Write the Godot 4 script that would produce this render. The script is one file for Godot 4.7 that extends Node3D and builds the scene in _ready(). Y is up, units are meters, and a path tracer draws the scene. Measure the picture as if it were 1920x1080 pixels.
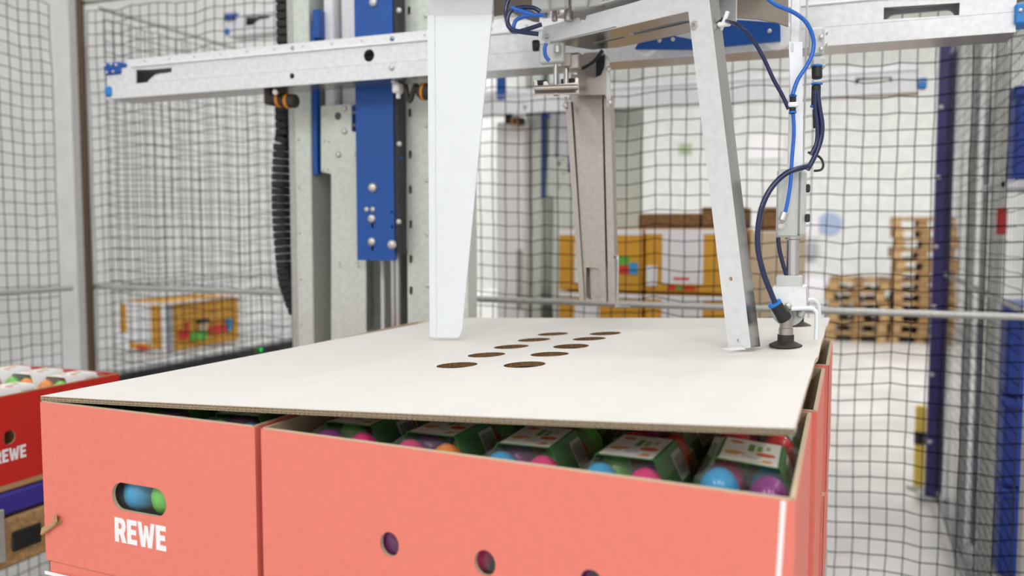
extends Node3D

# ---------------------------------------------------------------- mesh gathering
class Shape:
	var v := PackedVector3Array()
	var n := PackedVector3Array()
	var uv := PackedVector2Array()

	func tri(a: Vector3, b: Vector3, c: Vector3) -> void:
		var m := (b - a).cross(c - a).normalized()
		tri_n(a, b, c, m, m, m)

	func tri_n(a: Vector3, b: Vector3, c: Vector3, na: Vector3, nb: Vector3, nc: Vector3) -> void:
		v.append(a); v.append(c); v.append(b)
		n.append(na); n.append(nc); n.append(nb)
		uv.append(Vector2.ZERO); uv.append(Vector2.ZERO); uv.append(Vector2.ZERO)

	func quad(a: Vector3, b: Vector3, c: Vector3, d: Vector3) -> void:
		tri(a, b, c); tri(a, c, d)

	func quad_uv(a: Vector3, b: Vector3, c: Vector3, d: Vector3) -> void:
		quad(a, b, c, d)
		var k := uv.size() - 6
		var q := [Vector2(0, 1), Vector2(1, 0), Vector2(1, 1), Vector2(0, 1), Vector2(0, 0), Vector2(1, 0)]
		for i in 6: uv[k + i] = q[i]

	func box(c: Vector3, s: Vector3, ch := 0.0, b := Basis()) -> void:
		var h := s / 2.0
		ch = minf(ch, minf(h.x, minf(h.y, h.z)) * 0.9)
		if ch <= 0.0:
			var p := []
			for i in 8:
				p.append(c + b * Vector3(h.x * (1 if i & 1 else -1), h.y * (1 if i & 2 else -1), h.z * (1 if i & 4 else -1)))
			quad(p[4], p[5], p[7], p[6]); quad(p[1], p[0], p[2], p[3])
			quad(p[5], p[1], p[3], p[7]); quad(p[0], p[4], p[6], p[2])
			quad(p[6], p[7], p[3], p[2]); quad(p[0], p[1], p[5], p[4])
			return
		var g := h - Vector3.ONE * ch
		for ax in 3:
			for sg in [-1.0, 1.0]:
				var a1 := (ax + 1) % 3
				var a2 := (ax + 2) % 3
				var q := []
				for k in 4:
					var w := Vector3.ZERO
					w[ax] = h[ax] * sg
					w[a1] = g[a1] * (-1.0 if k == 0 or k == 3 else 1.0)
					w[a2] = g[a2] * (-1.0 if k < 2 else 1.0)
					q.append(c + b * w)
				if sg > 0: quad(q[0], q[1], q[2], q[3])
				else: quad(q[3], q[2], q[1], q[0])
		for ax in 3:
			var a1 := (ax + 1) % 3
			var a2 := (ax + 2) % 3
			for s1 in [-1.0, 1.0]:
				for s2 in [-1.0, 1.0]:
					var e := []
					for k in 4:
						var w := Vector3.ZERO
						w[ax] = g[ax] * (-1.0 if k == 0 or k == 3 else 1.0)
						w[a1] = (h[a1] if k < 2 else g[a1]) * s1
						w[a2] = (g[a2] if k < 2 else h[a2]) * s2
						e.append(c + b * w)
					var out := Vector3.ZERO
					out[a1] = s1; out[a2] = s2
					if (e[1] - e[0]).cross(e[2] - e[0]).dot(b * out) > 0: quad(e[0], e[1], e[2], e[3])
					else: quad(e[3], e[2], e[1], e[0])
		for i in 8:
			var sg := Vector3(1 if i & 1 else -1, 1 if i & 2 else -1, 1 if i & 4 else -1)
			var t := []
			for ax in 3:
				var w := g * sg
				w[ax] = h[ax] * sg[ax]
				t.append(c + b * w)
			if (t[1] - t[0]).cross(t[2] - t[0]).dot(b * sg) > 0: tri(t[0], t[1], t[2])
			else: tri(t[2], t[1], t[0])

	func span(lo: Vector3, hi: Vector3, ch := 0.0) -> void:
		box((lo + hi) / 2.0, (hi - lo).abs(), ch)

	# profile: Vector2(radius, height along the axis); smooth around, sharp between the rings unless soft
	func lathe(prof: Array, o: Vector3, axis := Vector3.UP, seg := 16, soft := false) -> void:
		var ay := axis.normalized()
		var ax := ay.cross(Vector3.RIGHT if absf(ay.x) < 0.8 else Vector3.FORWARD).normalized()
		var az := ax.cross(ay)
		for i in prof.size() - 1:
			var p: Vector2 = prof[i]
			var q: Vector2 = prof[i + 1]
			var m0 := Vector2(q.y - p.y, p.x - q.x).normalized()
			var m1 := m0
			if soft:
				if i > 0: m0 = (m0 + Vector2(p.y - prof[i - 1].y, prof[i - 1].x - p.x).normalized()).normalized()
				if i < prof.size() - 2: m1 = (m1 + Vector2(prof[i + 2].y - q.y, q.x - prof[i + 2].x).normalized()).normalized()
			for k in seg:
				var t0 := TAU * k / seg
				var t1 := TAU * (k + 1) / seg
				var d0 := ax * cos(t0) - az * sin(t0)
				var d1 := ax * cos(t1) - az * sin(t1)
				var a := o + d0 * p.x + ay * p.y
				var b := o + d1 * p.x + ay * p.y
				var c := o + d1 * q.x + ay * q.y
				var d := o + d0 * q.x + ay * q.y
				var na := d0 * m0.x + ay * m0.y
				var nb := d1 * m0.x + ay * m0.y
				var nc := d1 * m1.x + ay * m1.y
				var nd := d0 * m1.x + ay * m1.y
				if p.x > 1e-6: tri_n(a, b, c, na, nb, nc)
				if q.x > 1e-6: tri_n(a, c, d, na, nc, nd)

	func rod(a: Vector3, b: Vector3, r: float, seg := 12) -> void:
		var l := a.distance_to(b)
		var e := minf(r * 0.2, l * 0.2)
		lathe([Vector2(0, 0), Vector2(r - e, 0), Vector2(r, e), Vector2(r, l - e), Vector2(r - e, l), Vector2(0, l)], a, b - a, seg)

	func tube(pts: Array, r: float, seg := 10, steps := 6) -> void:
		var path := []
		for i in pts.size() - 1:
			var p0: Vector3 = pts[maxi(i - 1, 0)]
			var p1: Vector3 = pts[i]
			var p2: Vector3 = pts[i + 1]
			var p3: Vector3 = pts[mini(i + 2, pts.size() - 1)]
			for k in steps:
				path.append(p1.cubic_interpolate(p2, p0, p3, float(k) / steps))
		path.append(pts[-1])
		var side := Vector3.ZERO
		var rings := []
		var dirs := []
		for i in path.size():
			var t: Vector3 = (path[mini(i + 1, path.size() - 1)] - path[maxi(i - 1, 0)]).normalized()
			if i == 0: side = t.cross(Vector3.UP if absf(t.y) < 0.9 else Vector3.RIGHT).normalized()
			side = (side - t * side.dot(t)).normalized()
			var up := side.cross(t)
			var ring := []
			var dir := []
			for k in seg:
				var a := TAU * k / seg
				dir.append(side * cos(a) + up * sin(a))
				ring.append(path[i] + dir[-1] * r)
			rings.append(ring); dirs.append(dir)
		for i in path.size() - 1:
			for k in seg:
				var m := (k + 1) % seg
				tri_n(rings[i][k], rings[i + 1][k], rings[i + 1][m], dirs[i][k], dirs[i + 1][k], dirs[i + 1][m])
				tri_n(rings[i][k], rings[i + 1][m], rings[i][m], dirs[i][k], dirs[i + 1][m], dirs[i][m])
		for k in range(1, seg - 1):
			tri(rings[0][0], rings[0][k], rings[0][k + 1])
			tri(rings[-1][0], rings[-1][k + 1], rings[-1][k])

	# flat polygon with holes, extruded from z = -t to z = 0 of the frame
	func ext(poly: PackedVector2Array, holes: Array, t: float, f: Transform3D) -> void:
		if Geometry2D.is_polygon_clockwise(poly): poly.reverse()
		var pieces := [poly]
		for h: PackedVector2Array in holes:
			var cx := 0.0
			for p in h: cx += p.x / h.size()
			var next := []
			for pc: PackedVector2Array in pieces:
				if Geometry2D.intersect_polygons(pc, h).is_empty():
					next.append(pc)
					continue
				for sd in [PackedVector2Array([Vector2(cx - 90, -90), Vector2(cx, -90), Vector2(cx, 90), Vector2(cx - 90, 90)]), PackedVector2Array([Vector2(cx, -90), Vector2(cx + 90, -90), Vector2(cx + 90, 90), Vector2(cx, 90)])]:
					for hf in Geometry2D.intersect_polygons(pc, sd):
						next.append_array(Geometry2D.clip_polygons(hf, h))
			pieces = next
		var nf := f.basis.z
		for pc: PackedVector2Array in pieces:
			var ix := Geometry2D.triangulate_polygon(pc)
			for i in range(0, ix.size(), 3):
				var a := pc[ix[i]]
				var b := pc[ix[i + 1]]
				var c := pc[ix[i + 2]]
				if (b - a).cross(c - a) < 0:
					var w := b
					b = c
					c = w
				tri_n(f * Vector3(a.x, a.y, 0), f * Vector3(b.x, b.y, 0), f * Vector3(c.x, c.y, 0), nf, nf, nf)
				tri_n(f * Vector3(a.x, a.y, -t), f * Vector3(c.x, c.y, -t), f * Vector3(b.x, b.y, -t), -nf, -nf, -nf)
		wall(poly, t, f)
		for h: PackedVector2Array in holes:
			var r := h.duplicate()
			if not Geometry2D.is_polygon_clockwise(r): r.reverse()
			wall(r, t, f)

	func wall(p: PackedVector2Array, t: float, f: Transform3D) -> void:
		for i in p.size():
			var a := p[i]
			var b := p[(i + 1) % p.size()]
			if a.distance_to(b) > 1e-6:
				quad(f * Vector3(a.x, a.y, -t), f * Vector3(b.x, b.y, -t), f * Vector3(b.x, b.y, 0), f * Vector3(a.x, a.y, 0))

	# sheet of metal or card: its front outline in space, thickness away from «facing»
	func plate(pts: Array, t: float, facing := Vector3(0, 0, 1), holes := [], round_r := 0.0) -> void:
		var m := Vector3.ZERO
		for i in pts.size(): m += (pts[i] - pts[0]).cross(pts[(i + 1) % pts.size()] - pts[0])
		m = m.normalized()
		if m.dot(facing) < 0: m = -m
		var ex: Vector3 = (pts[1] - pts[0]).normalized()
		ex = (ex - m * ex.dot(m)).normalized()
		var f := Transform3D(Basis(ex, m.cross(ex), m), pts[0])
		var inv := f.affine_inverse()
		var flat := PackedVector2Array()
		for p in pts: flat.append(Vector2((inv * p).x, (inv * p).y))
		if round_r > 0: flat = Shape.rounded(flat, round_r)
		var hs := []
		for h in holes:
			var q := PackedVector2Array()
			for p in h: q.append(Vector2((inv * p).x, (inv * p).y))
			hs.append(q)
		ext(flat, hs, t, f)

	static func rounded(p: PackedVector2Array, r: float, steps := 5) -> PackedVector2Array:
		var out := PackedVector2Array()
		for i in p.size():
			var a := p[(i + p.size() - 1) % p.size()]
			var b := p[i]
			var c := p[(i + 1) % p.size()]
			var k := minf(r, minf(a.distance_to(b), b.distance_to(c)) * 0.45)
			var s := b + (a - b).normalized() * k
			var e := b + (c - b).normalized() * k
			for j in steps + 1:
				var t := float(j) / steps
				out.append(s.lerp(b, t).lerp(b.lerp(e, t), t))
		return out

	func shifted(d: Vector3) -> void:
		for i in v.size(): v[i] -= d

	func mesh() -> ArrayMesh:
		var a := []
		a.resize(Mesh.ARRAY_MAX)
		a[Mesh.ARRAY_VERTEX] = v
		a[Mesh.ARRAY_NORMAL] = n
		a[Mesh.ARRAY_TEX_UV] = uv
		var m := ArrayMesh.new()
		m.add_surface_from_arrays(Mesh.PRIMITIVE_TRIANGLES, a)
		return m


# ---------------------------------------------------------------- naming and committing
var taken := {}
var M := {}
var dice := RandomNumberGenerator.new()
var bolt_mesh := {}

func numbered(called: String) -> String:
	if not taken.has(called):
		taken[called] = 0
		return called
	taken[called] += 1
	return "%s_%03d" % [called, taken[called]]

func thing(called: String, label: String, category: String, at := Vector3.ZERO, group := "") -> Node3D:
	var o := Node3D.new()
	o.name = numbered(called)
	o.position = at
	add_child(o)
	tag(o, label, category, group)
	return o

func tag(o: Node3D, label: String, category: String, group := "") -> void:
	o.set_meta("label", label)
	o.set_meta("category", category)
	var kin := {"egg pack": "packs of coloured eggs", "cardboard box": "printed display boxes", "card insert": "kraft risers under egg packs", "safety fence": "net fences", "carton": "cartons behind the fence", "crate": "blue crates", "gantry beam": "gantry beams", "machine column": "gantry columns"}
	if group == "": group = kin.get(category, "")
	if group: o.set_meta("group", group)

func base_of(o: Node) -> Vector3:
	var at := Vector3.ZERO
	while o is Node3D and o != self:
		at += o.position
		o = o.get_parent()
	return at

func obj(called: String, s: Shape, m: Material, parent: Node3D) -> MeshInstance3D:
	s.shifted(base_of(parent))
	return place(called, s.mesh(), m, parent)

func place(called: String, mesh: Mesh, m: Material, parent: Node3D, at := Vector3.ZERO, b := Basis()) -> MeshInstance3D:
	var o := MeshInstance3D.new()
	o.mesh = mesh
	o.material_override = m
	o.transform = Transform3D(b, at)
	var k := "%d/%s" % [parent.get_instance_id(), called]
	o.name = called if not taken.has(k) else "%s_%03d" % [called, taken[k]]
	taken[k] = taken.get(k, 0) + 1
	parent.add_child(o, true)
	return o

func struct(called: String, s: Shape, m: Material) -> MeshInstance3D:
	var o := MeshInstance3D.new()
	o.mesh = s.mesh()
	o.material_override = m
	o.name = called
	add_child(o)
	o.set_meta("kind", "structure")
	return o

func dup(o: Node3D, called: String, at: Vector3, turn := 0.0, label := "", group := "") -> Node3D:
	var c: Node3D = o.duplicate()
	c.name = numbered(called)
	add_child(c)
	c.position = at
	c.rotation.y = turn
	if label: c.set_meta("label", label)
	if group: c.set_meta("group", group)
	return c

func bolt(parent: Node3D, at: Vector3, r: float, dir := Vector3(0, 0, 1), m: Material = null) -> void:
	if not bolt_mesh.has(r):
		var s := Shape.new()
		s.lathe([Vector2(r, 0), Vector2(r, r * 0.45), Vector2(r * 0.85, r * 0.7), Vector2(r * 0.5, r * 0.85), Vector2(0, r * 0.9)], Vector3.ZERO, Vector3.UP, 12, true)
		bolt_mesh[r] = s.mesh()
	var y := dir.normalized()
	var x := y.cross(Vector3(0, 0, 1) if absf(y.z) < 0.9 else Vector3(0, 1, 0)).normalized()
	place("bolt", bolt_mesh[r], m if m else M.bolt, parent, at - base_of(parent), Basis(x, y, x.cross(y)))

func disc(c: Vector3, r: float, ex := Vector3(1, 0, 0), ey := Vector3(0, 1, 0), seg := 16, ry := 0.0) -> Array:
	var out := []
	for k in seg: out.append(c + ex * cos(TAU * k / seg) * r + ey * sin(TAU * k / seg) * (ry if ry > 0 else r))
	return out

func capsule(c: Vector3, w: float, h: float, ex := Vector3(1, 0, 0), ey := Vector3(0, 1, 0)) -> Array:
	var out := []
	var r := minf(w, h) / 2.0
	for k in 20:
		var t := TAU * (k + 0.5) / 20
		out.append(c + ex * (cos(t) * r + signf(cos(t)) * (w / 2.0 - r)) + ey * (sin(t) * r + signf(sin(t)) * (h / 2.0 - r)))
	return out

# ---------------------------------------------------------------- materials
func mat(called: String, c: Color, rough := 0.6, metal := 0.0, tex: Texture2D = null, tex_scale := 1.0, bump: Texture2D = null, bump_cm := 0.0) -> StandardMaterial3D:
	var m := StandardMaterial3D.new()
	m.resource_name = called
	m.albedo_color = c
	m.roughness = rough
	m.metallic = metal
	if tex:
		m.albedo_texture = tex
	if bump:
		m.heightmap_enabled = true
		m.heightmap_texture = bump
		m.heightmap_scale = bump_cm
	if tex or bump:
		m.uv1_triplanar = true
		m.uv1_scale = Vector3.ONE * tex_scale
	M[called] = m
	return m

func cloud(freq: float, lo: float, hi: float, sd: int, size := 256, kind := FastNoiseLite.TYPE_SIMPLEX_SMOOTH, oct := 4) -> NoiseTexture2D:
	var f := FastNoiseLite.new()
	f.noise_type = kind
	f.seed = sd
	f.frequency = freq
	f.fractal_octaves = oct
	var t := NoiseTexture2D.new()
	t.width = size
	t.height = size
	t.seamless = true
	t.noise = f
	var g := Gradient.new()
	g.offsets = PackedFloat32Array([0.0, 1.0])
	g.colors = PackedColorArray([Color(lo, lo, lo), Color(hi, hi, hi)])
	t.color_ramp = g
	return t

func picture(w: int, h: int, back: Color, rects: Array) -> ImageTexture:
	var im := Image.create(w, h, false, Image.FORMAT_RGB8)
	im.fill(back)
	for r in rects:
		if r.size() == 5: im.fill_rect(Rect2i(r[0], r[1], r[2], r[3]), r[4])
		else:
			for y in h:
				for x in w:
					if pow((x - r[0]) / float(r[2]), 2) + pow((y - r[1]) / float(r[3]), 2) < 1.0: im.set_pixel(x, y, r[4])
	return ImageTexture.create_from_image(im)

func rgb(r: int, g: int, b: int) -> Color:
	return Color(r / 255.0, g / 255.0, b / 255.0)

func make_materials() -> void:
	var faint := cloud(0.05, 0.93, 1.0, 4)
	var fine := cloud(0.05, 0.86, 1.0, 3)
	var spangle := cloud(0.045, 0.92, 1.0, 5, 256, FastNoiseLite.TYPE_CELLULAR, 2)
	var smooth := cloud(0.08, 0.965, 1.0, 9)
	var grain := cloud(0.2, 0.9, 1.0, 8)
	var flute := Image.create(512, 8, false, Image.FORMAT_RGB8)
	dice.seed = 11
	for x in 512:
		var k := 0.5 + 0.3 * sin(TAU * x / 8.0) + dice.randf_range(-0.2, 0.2)
		for y in 8: flute.set_pixel(x, y, Color(k, k, k))
	var flutes := ImageTexture.create_from_image(flute)
	mat("wall", rgb(238, 238, 235), 0.75, 0.0, faint, 0.4)
	mat("wall_grey", rgb(218, 218, 218), 0.75, 0.0, faint, 0.4)
	mat("ceiling", rgb(235, 235, 233), 0.9)
	mat("concrete", rgb(196, 193, 189), 0.45, 0.0, cloud(0.02, 0.86, 1.0, 21), 0.25)
	mat("hazed_red", rgb(238, 130, 114), 0.55, 0.0, smooth, 3.0, flutes, 0.012)  # red print paled to coral: haze of the front light painted in
	mat("deep_red", rgb(208, 36, 26), 0.55, 0.0, smooth, 3.0, flutes, 0.012)  # the same print red without the painted haze
	mat("kraft", rgb(190, 152, 108), 0.85, 0.0, grain, 5.0)
	mat("kraft_pale", rgb(212, 192, 162), 0.85, 0.0, grain, 5.0)
	mat("liner", rgb(226, 223, 218), 0.8, 0.0, cloud(0.03, 0.985, 1.0, 31), 2.0)
	mat("print_white", rgb(245, 243, 245), 0.6)
	mat("aluminium", rgb(236, 237, 240), 0.4, 0.2, faint, 4.0)
	mat("white_metal", rgb(236, 240, 245), 0.36, 0.15, cloud(0.02, 0.99, 1.0, 41), 3.0)
	mat("galvanised", rgb(216, 222, 214), 0.42, 0.25, spangle, 5.0)
	mat("stainless", rgb(182, 174, 168), 0.33, 0.75, faint, 6.0)
	mat("mill_steel", rgb(148, 138, 128), 0.45, 0.4, faint, 5.0)
	mat("steel", rgb(186, 184, 182), 0.24, 0.95)
	mat("bolt", rgb(200, 198, 194), 0.35, 0.7)
	mat("cast", rgb(200, 203, 202), 0.5, 0.25)
	mat("blue", rgb(8, 78, 160), 0.42)
	mat("light_blue", rgb(40, 128, 205), 0.45)
	mat("black", rgb(22, 21, 24), 0.5)
	mat("dark", rgb(44, 44, 48), 0.6)
	mat("rubber", rgb(52, 44, 40), 0.6)
	mat("yellow_ring", rgb(220, 140, 30), 0.5)
	mat("hose_navy", rgb(28, 36, 78), 0.12)
	mat("hose_blue", rgb(24, 98, 196), 0.25)
	mat("collar_blue", rgb(20, 120, 205), 0.4)
	mat("net", rgb(34, 29, 40), 0.7)
	mat("post", rgb(196, 196, 192), 0.45, 0.4, fine, 4.0)
	mat("strip", rgb(84, 66, 48), 0.6)  # brown that paints the shaded side of the corner post
	mat("purple", rgb(52, 42, 98), 0.5)
	mat("crate_blue", rgb(24, 62, 160), 0.5)
	mat("tray_violet", rgb(56, 46, 150), 0.45)
	mat("wood", rgb(196, 158, 106), 0.8, 0.0, cloud(0.06, 0.72, 1.0, 51), 3.0)
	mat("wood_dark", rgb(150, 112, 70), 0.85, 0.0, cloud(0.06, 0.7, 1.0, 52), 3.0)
	mat("carton_yellow", rgb(226, 164, 48), 0.6, 0.0, grain, 2.0)
	mat("carton_white", rgb(236, 234, 236), 0.6)
	mat("pale_blue", rgb(168, 184, 216), 0.6)
	mat("pale_green", rgb(172, 190, 156), 0.6)
	mat("red_print", rgb(216, 60, 40), 0.6)
	mat("green_print", rgb(96, 176, 60), 0.6)
	mat("blue_print", rgb(60, 150, 205), 0.6)
	mat("grey_print", rgb(170, 172, 178), 0.6)
	mat("yellow_paint", rgb(226, 196, 84), 0.5)
	mat("sleeve_green", rgb(52, 112, 50), 0.5)
	mat("egg_blue", rgb(30, 160, 215), 0.2)
	mat("egg_pink", rgb(226, 30, 120), 0.2)
	mat("egg_purple", rgb(140, 24, 130), 0.2)
	mat("egg_green", rgb(110, 200, 70), 0.2)
	mat("egg_orange", rgb(240, 140, 40), 0.2)
	mat("egg_red", rgb(210, 30, 40), 0.2)
	var clear := mat("clear", Color(1, 1, 1, 0.03), 0.05)
	clear.transparency = BaseMaterial3D.TRANSPARENCY_ALPHA
	var lab := picture(128, 160, rgb(238, 236, 230), [
		[26, 24, 16, 11, rgb(226, 120, 50), 0], [98, 92, 22, 13, rgb(220, 84, 40), 0], [30, 104, 24, 14, rgb(222, 160, 80), 0], [100, 136, 16, 10, rgb(214, 150, 60), 0],
		[56, 28, 14, 52, rgb(96, 150, 60)], [76, 34, 12, 40, rgb(140, 170, 90)], [96, 30, 9, 26, rgb(150, 175, 110)],
		[40, 108, 54, 30, rgb(250, 250, 252)], [46, 116, 40, 3, rgb(150, 150, 160)], [46, 123, 34, 3, rgb(160, 160, 170)]])
	var lm := mat("label_print", Color.WHITE, 0.45)
	lm.albedo_texture = lab
	var code := picture(64, 64, rgb(214, 216, 212), [])
	var ci: Image = code.get_image()
	for k in 14: ci.fill_rect(Rect2i(6 + k * 4, 10, 1 + k % 3, 44), rgb(60, 60, 60))
	var cm := mat("label_code", Color.WHITE, 0.5)
	cm.albedo_texture = ImageTexture.create_from_image(ci)
	var lit := mat("lamp_glow", Color.WHITE)
	lit.emission_enabled = true
	lit.emission = Color(1, 1, 1)
	lit.emission_energy_multiplier = 3.0
	var led := mat("led_green", rgb(40, 220, 110))
	led.emission_enabled = true
	led.emission = Color(0.05, 0.9, 0.35)
	led.emission_energy_multiplier = 1.5


func _ready() -> void:
	# camera, sky, light, exposure
	var cam := Camera3D.new()
	cam.name = "camera"
	cam.position = Vector3(0, 1.6, 0)
	cam.rotation_degrees = Vector3(-3.933, 21.554, 0)
	cam.fov = 37.3
	var lens := CameraAttributesPhysical.new()
	lens.frustum_focal_length = 35.556
	lens.frustum_focus_distance = 1.4
	lens.exposure_aperture = 3.4
	lens.frustum_near = 0.05
	lens.frustum_far = 100.0
	cam.attributes = lens
	add_child(cam)
	var we := WorldEnvironment.new()
	we.name = "environment"
	var env := Environment.new()
	env.background_mode = Environment.BG_COLOR
	env.background_color = Color(0.75, 0.8, 0.85)
	env.tonemap_mode = Environment.TONE_MAPPER_LINEAR
	env.tonemap_exposure = 1.0
	env.sdfgi_enabled = true
	env.ssao_enabled = true
	env.ssil_enabled = true
	we.environment = env
	add_child(we)
	make_materials()
	hall_lights(8.0)
	hall()
	display_pile()
	cardboard_sheet()
	gantry()
	gripper()
	fences()
	neighbour_pile()
	background()


# ---------------------------------------------------------------- hall
func hall_lights(energy: float) -> void:
	var names := ["over the front of the work cell", "over the middle of the work cell", "over the rear of the hall"]
	for k in 9:
		var x: float = [-3.2, 0.4, 3.2][k % 3]
		var z: float = [5.0, -1.6, -10.0][k / 3]
		var t := thing("ceiling_light", "long white ceiling light %s, %s" % [names[k / 3], ["on the left", "in the middle", "on the right"][k % 3]], "ceiling light", Vector3(x, 5.46, z), "hall ceiling lights")
		var h := Shape.new()
		h.box(Vector3(x, 5.53, z), Vector3(0.7, 0.14, 3.2), 0.02)
		obj("housing", h, M.white_metal, t)
		var d := Shape.new()
		d.box(Vector3(x, 5.45, z), Vector3(0.62, 0.03, 3.1), 0.008)
		obj("diffuser", d, M.lamp_glow, t)
		var a := AreaLight3D.new()
		a.name = "area_light"
		a.area_size = Vector2(0.62, 3.1)
		a.light_energy = energy * [1.75, 0.38, 2.2][k / 3]
		a.light_color = Color(1, 1, 1)
		a.area_range = 40.0
		a.area_attenuation = 2.0
		a.shadow_enabled = true
		a.position = Vector3(0, -0.04, 0)
		a.rotation_degrees = Vector3(-90, 0, 0)
		t.add_child(a)

func hall() -> void:
	var s := Shape.new()
	s.span(Vector3(-5.3, -0.2, -16.3), Vector3(5.3, 0, 8.3))
	struct("floor", s, M.concrete)
	s = Shape.new()
	s.span(Vector3(-5.3, 5.6, -16.3), Vector3(5.3, 5.8, 8.3))
	struct("ceiling", s, M.ceiling)
	s = Shape.new()
	s.span(Vector3(-5.3, 0, -16.3), Vector3(5.3, 5.6, -16.0))
	struct("wall_back", s, M.wall)
	s = Shape.new()
	s.span(Vector3(-5.3, 0, 8.0), Vector3(5.3, 5.6, 8.3))
	struct("wall_front", s, M.wall)
	s = Shape.new()
	s.span(Vector3(-5.3, 0, -16.0), Vector3(-5.0, 5.6, 8.0))
	struct("wall_left", s, M.wall_grey)
	s = Shape.new()
	s.span(Vector3(5.0, 0, -16.0), Vector3(5.3, 5.6, 8.0))
	struct("wall_right", s, M.wall)
	s = Shape.new()
	s.span(Vector3(-5.0, 0, -16.0), Vector3(-4.88, 0.7, 8.0), 0.02)
	struct("baseboard_left", s, M.wall)


# ---------------------------------------------------------------- the pile of display boxes
const TOP := 1.345
const TALL := 0.242

# an open corrugated tray: five panels of kraft board, red printed outside
func display_box(called: String, label: String, foot: Array, y0: float, y1: float, front_holes: Array, red: Material, group := "") -> Node3D:
	var mid := Vector2.ZERO
	for p: Vector2 in foot: mid += p / 4.0
	var t := thing(called, label, "cardboard box", Vector3(mid.x, y0, mid.y), group)
	var w := 0.005
	for k in 4: # front, right, back, left
		var p: Vector2 = foot[k]
		var r: Vector2 = foot[(k + 1) % 4]
		var q := [Vector3(p.x, y0, p.y), Vector3(r.x, y0, r.y), Vector3(r.x, y1, r.y), Vector3(p.x, y1, p.y)]
		var e: Vector3 = (q[1] - q[0]).normalized()
		var m := e.cross(Vector3.UP)
		var inner := [q[0] - m * 0.0008 + e * 0.003, q[1] - m * 0.0008 - e * 0.003, q[2] - m * 0.0008 - e * 0.003, q[3] - m * 0.0008 + e * 0.003]
		var holes: Array = front_holes if k == 0 else []
		var core := Shape.new()
		core.plate(inner, w, m, holes)
		var pn := obj("panel", core, M.kraft_pale, t)
		var skin := Shape.new()
		var low := [q[0], q[1], q[2] - Vector3(0, 0.0012, 0), q[3] - Vector3(0, 0.0012, 0)]
		skin.plate(low, 0.0008, m, holes)
		obj("printed_face", skin, red, pn)
	var b := Shape.new()
	var fl := []
	for k in 4: fl.append(Vector3(foot[k].x, y0 + w, foot[k].y).lerp(Vector3(mid.x, y0 + w, mid.y), 0.02))
	b.plate(fl, w, Vector3.UP)
	obj("bottom", b, M.kraft, t)
	return t

func oblong(x0: float, z0: float, x1: float, z1: float) -> Array:
	return [Vector2(x0, z1), Vector2(x1, z1), Vector2(x1, z0), Vector2(x0, z0)]

# heavy printed capitals, each letter a flat plate of ink
const LETTERS := {
	"R": [[Vector2(0, 0), Vector2(0.26, 0), Vector2(0.26, 0.33), Vector2(0.33, 0.33), Vector2(0.45, 0), Vector2(0.74, 0), Vector2(0.58, 0.38), Vector2(0.68, 0.5), Vector2(0.72, 0.68), Vector2(0.68, 0.86), Vector2(0.57, 0.97), Vector2(0.42, 1), Vector2(0, 1)], [Vector2(0.26, 0.55), Vector2(0.36, 0.55), Vector2(0.44, 0.6), Vector2(0.46, 0.68), Vector2(0.43, 0.76), Vector2(0.36, 0.8), Vector2(0.26, 0.8)]],
	"E": [[Vector2(0, 0), Vector2(0.62, 0), Vector2(0.62, 0.21), Vector2(0.26, 0.21), Vector2(0.26, 0.4), Vector2(0.57, 0.4), Vector2(0.57, 0.61), Vector2(0.26, 0.61), Vector2(0.26, 0.79), Vector2(0.62, 0.79), Vector2(0.62, 1), Vector2(0, 1)]],
	"W": [[Vector2(0, 1), Vector2(0.25, 1), Vector2(0.35, 0.4), Vector2(0.435, 0.88), Vector2(0.645, 0.88), Vector2(0.73, 0.4), Vector2(0.83, 1), Vector2(1.08, 1), Vector2(0.88, 0), Vector2(0.62, 0), Vector2(0.54, 0.45), Vector2(0.46, 0), Vector2(0.2, 0)]]}

func lettering(words: String, centre: Vector3, width: float, height: float, parent: Node3D, turn := 0.0) -> void:
	var total := -0.06
	for ch in words: total += (0.74 if ch == "R" else 0.62 if ch == "E" else 1.08) + 0.06
	var b := Basis(Vector3.UP, turn)
	var sc := Vector2(width / total, height)
	var x := 0.0
	for ch in words:
		var s := Shape.new()
		var f := Transform3D(b, centre)
		var loops := []
		for l in LETTERS[ch]:
			var p := PackedVector2Array()
			for q: Vector2 in l: p.append(Vector2((q.x + x) * sc.x - width / 2.0, (q.y - 0.5) * sc.y))
			loops.append(p)
		s.ext(loops[0], loops.slice(1), 0.0004, f)
		obj("letter", s, M.print_white, parent)
		x += (0.74 if ch == "R" else 0.62 if ch == "E" else 1.08) + 0.06

var egg_shape: ArrayMesh
var shell_shape: ArrayMesh
var sleeve_shape: ArrayMesh
var lid_shape: ArrayMesh
var code_shape: ArrayMesh
var tray_shape: ArrayMesh

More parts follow.
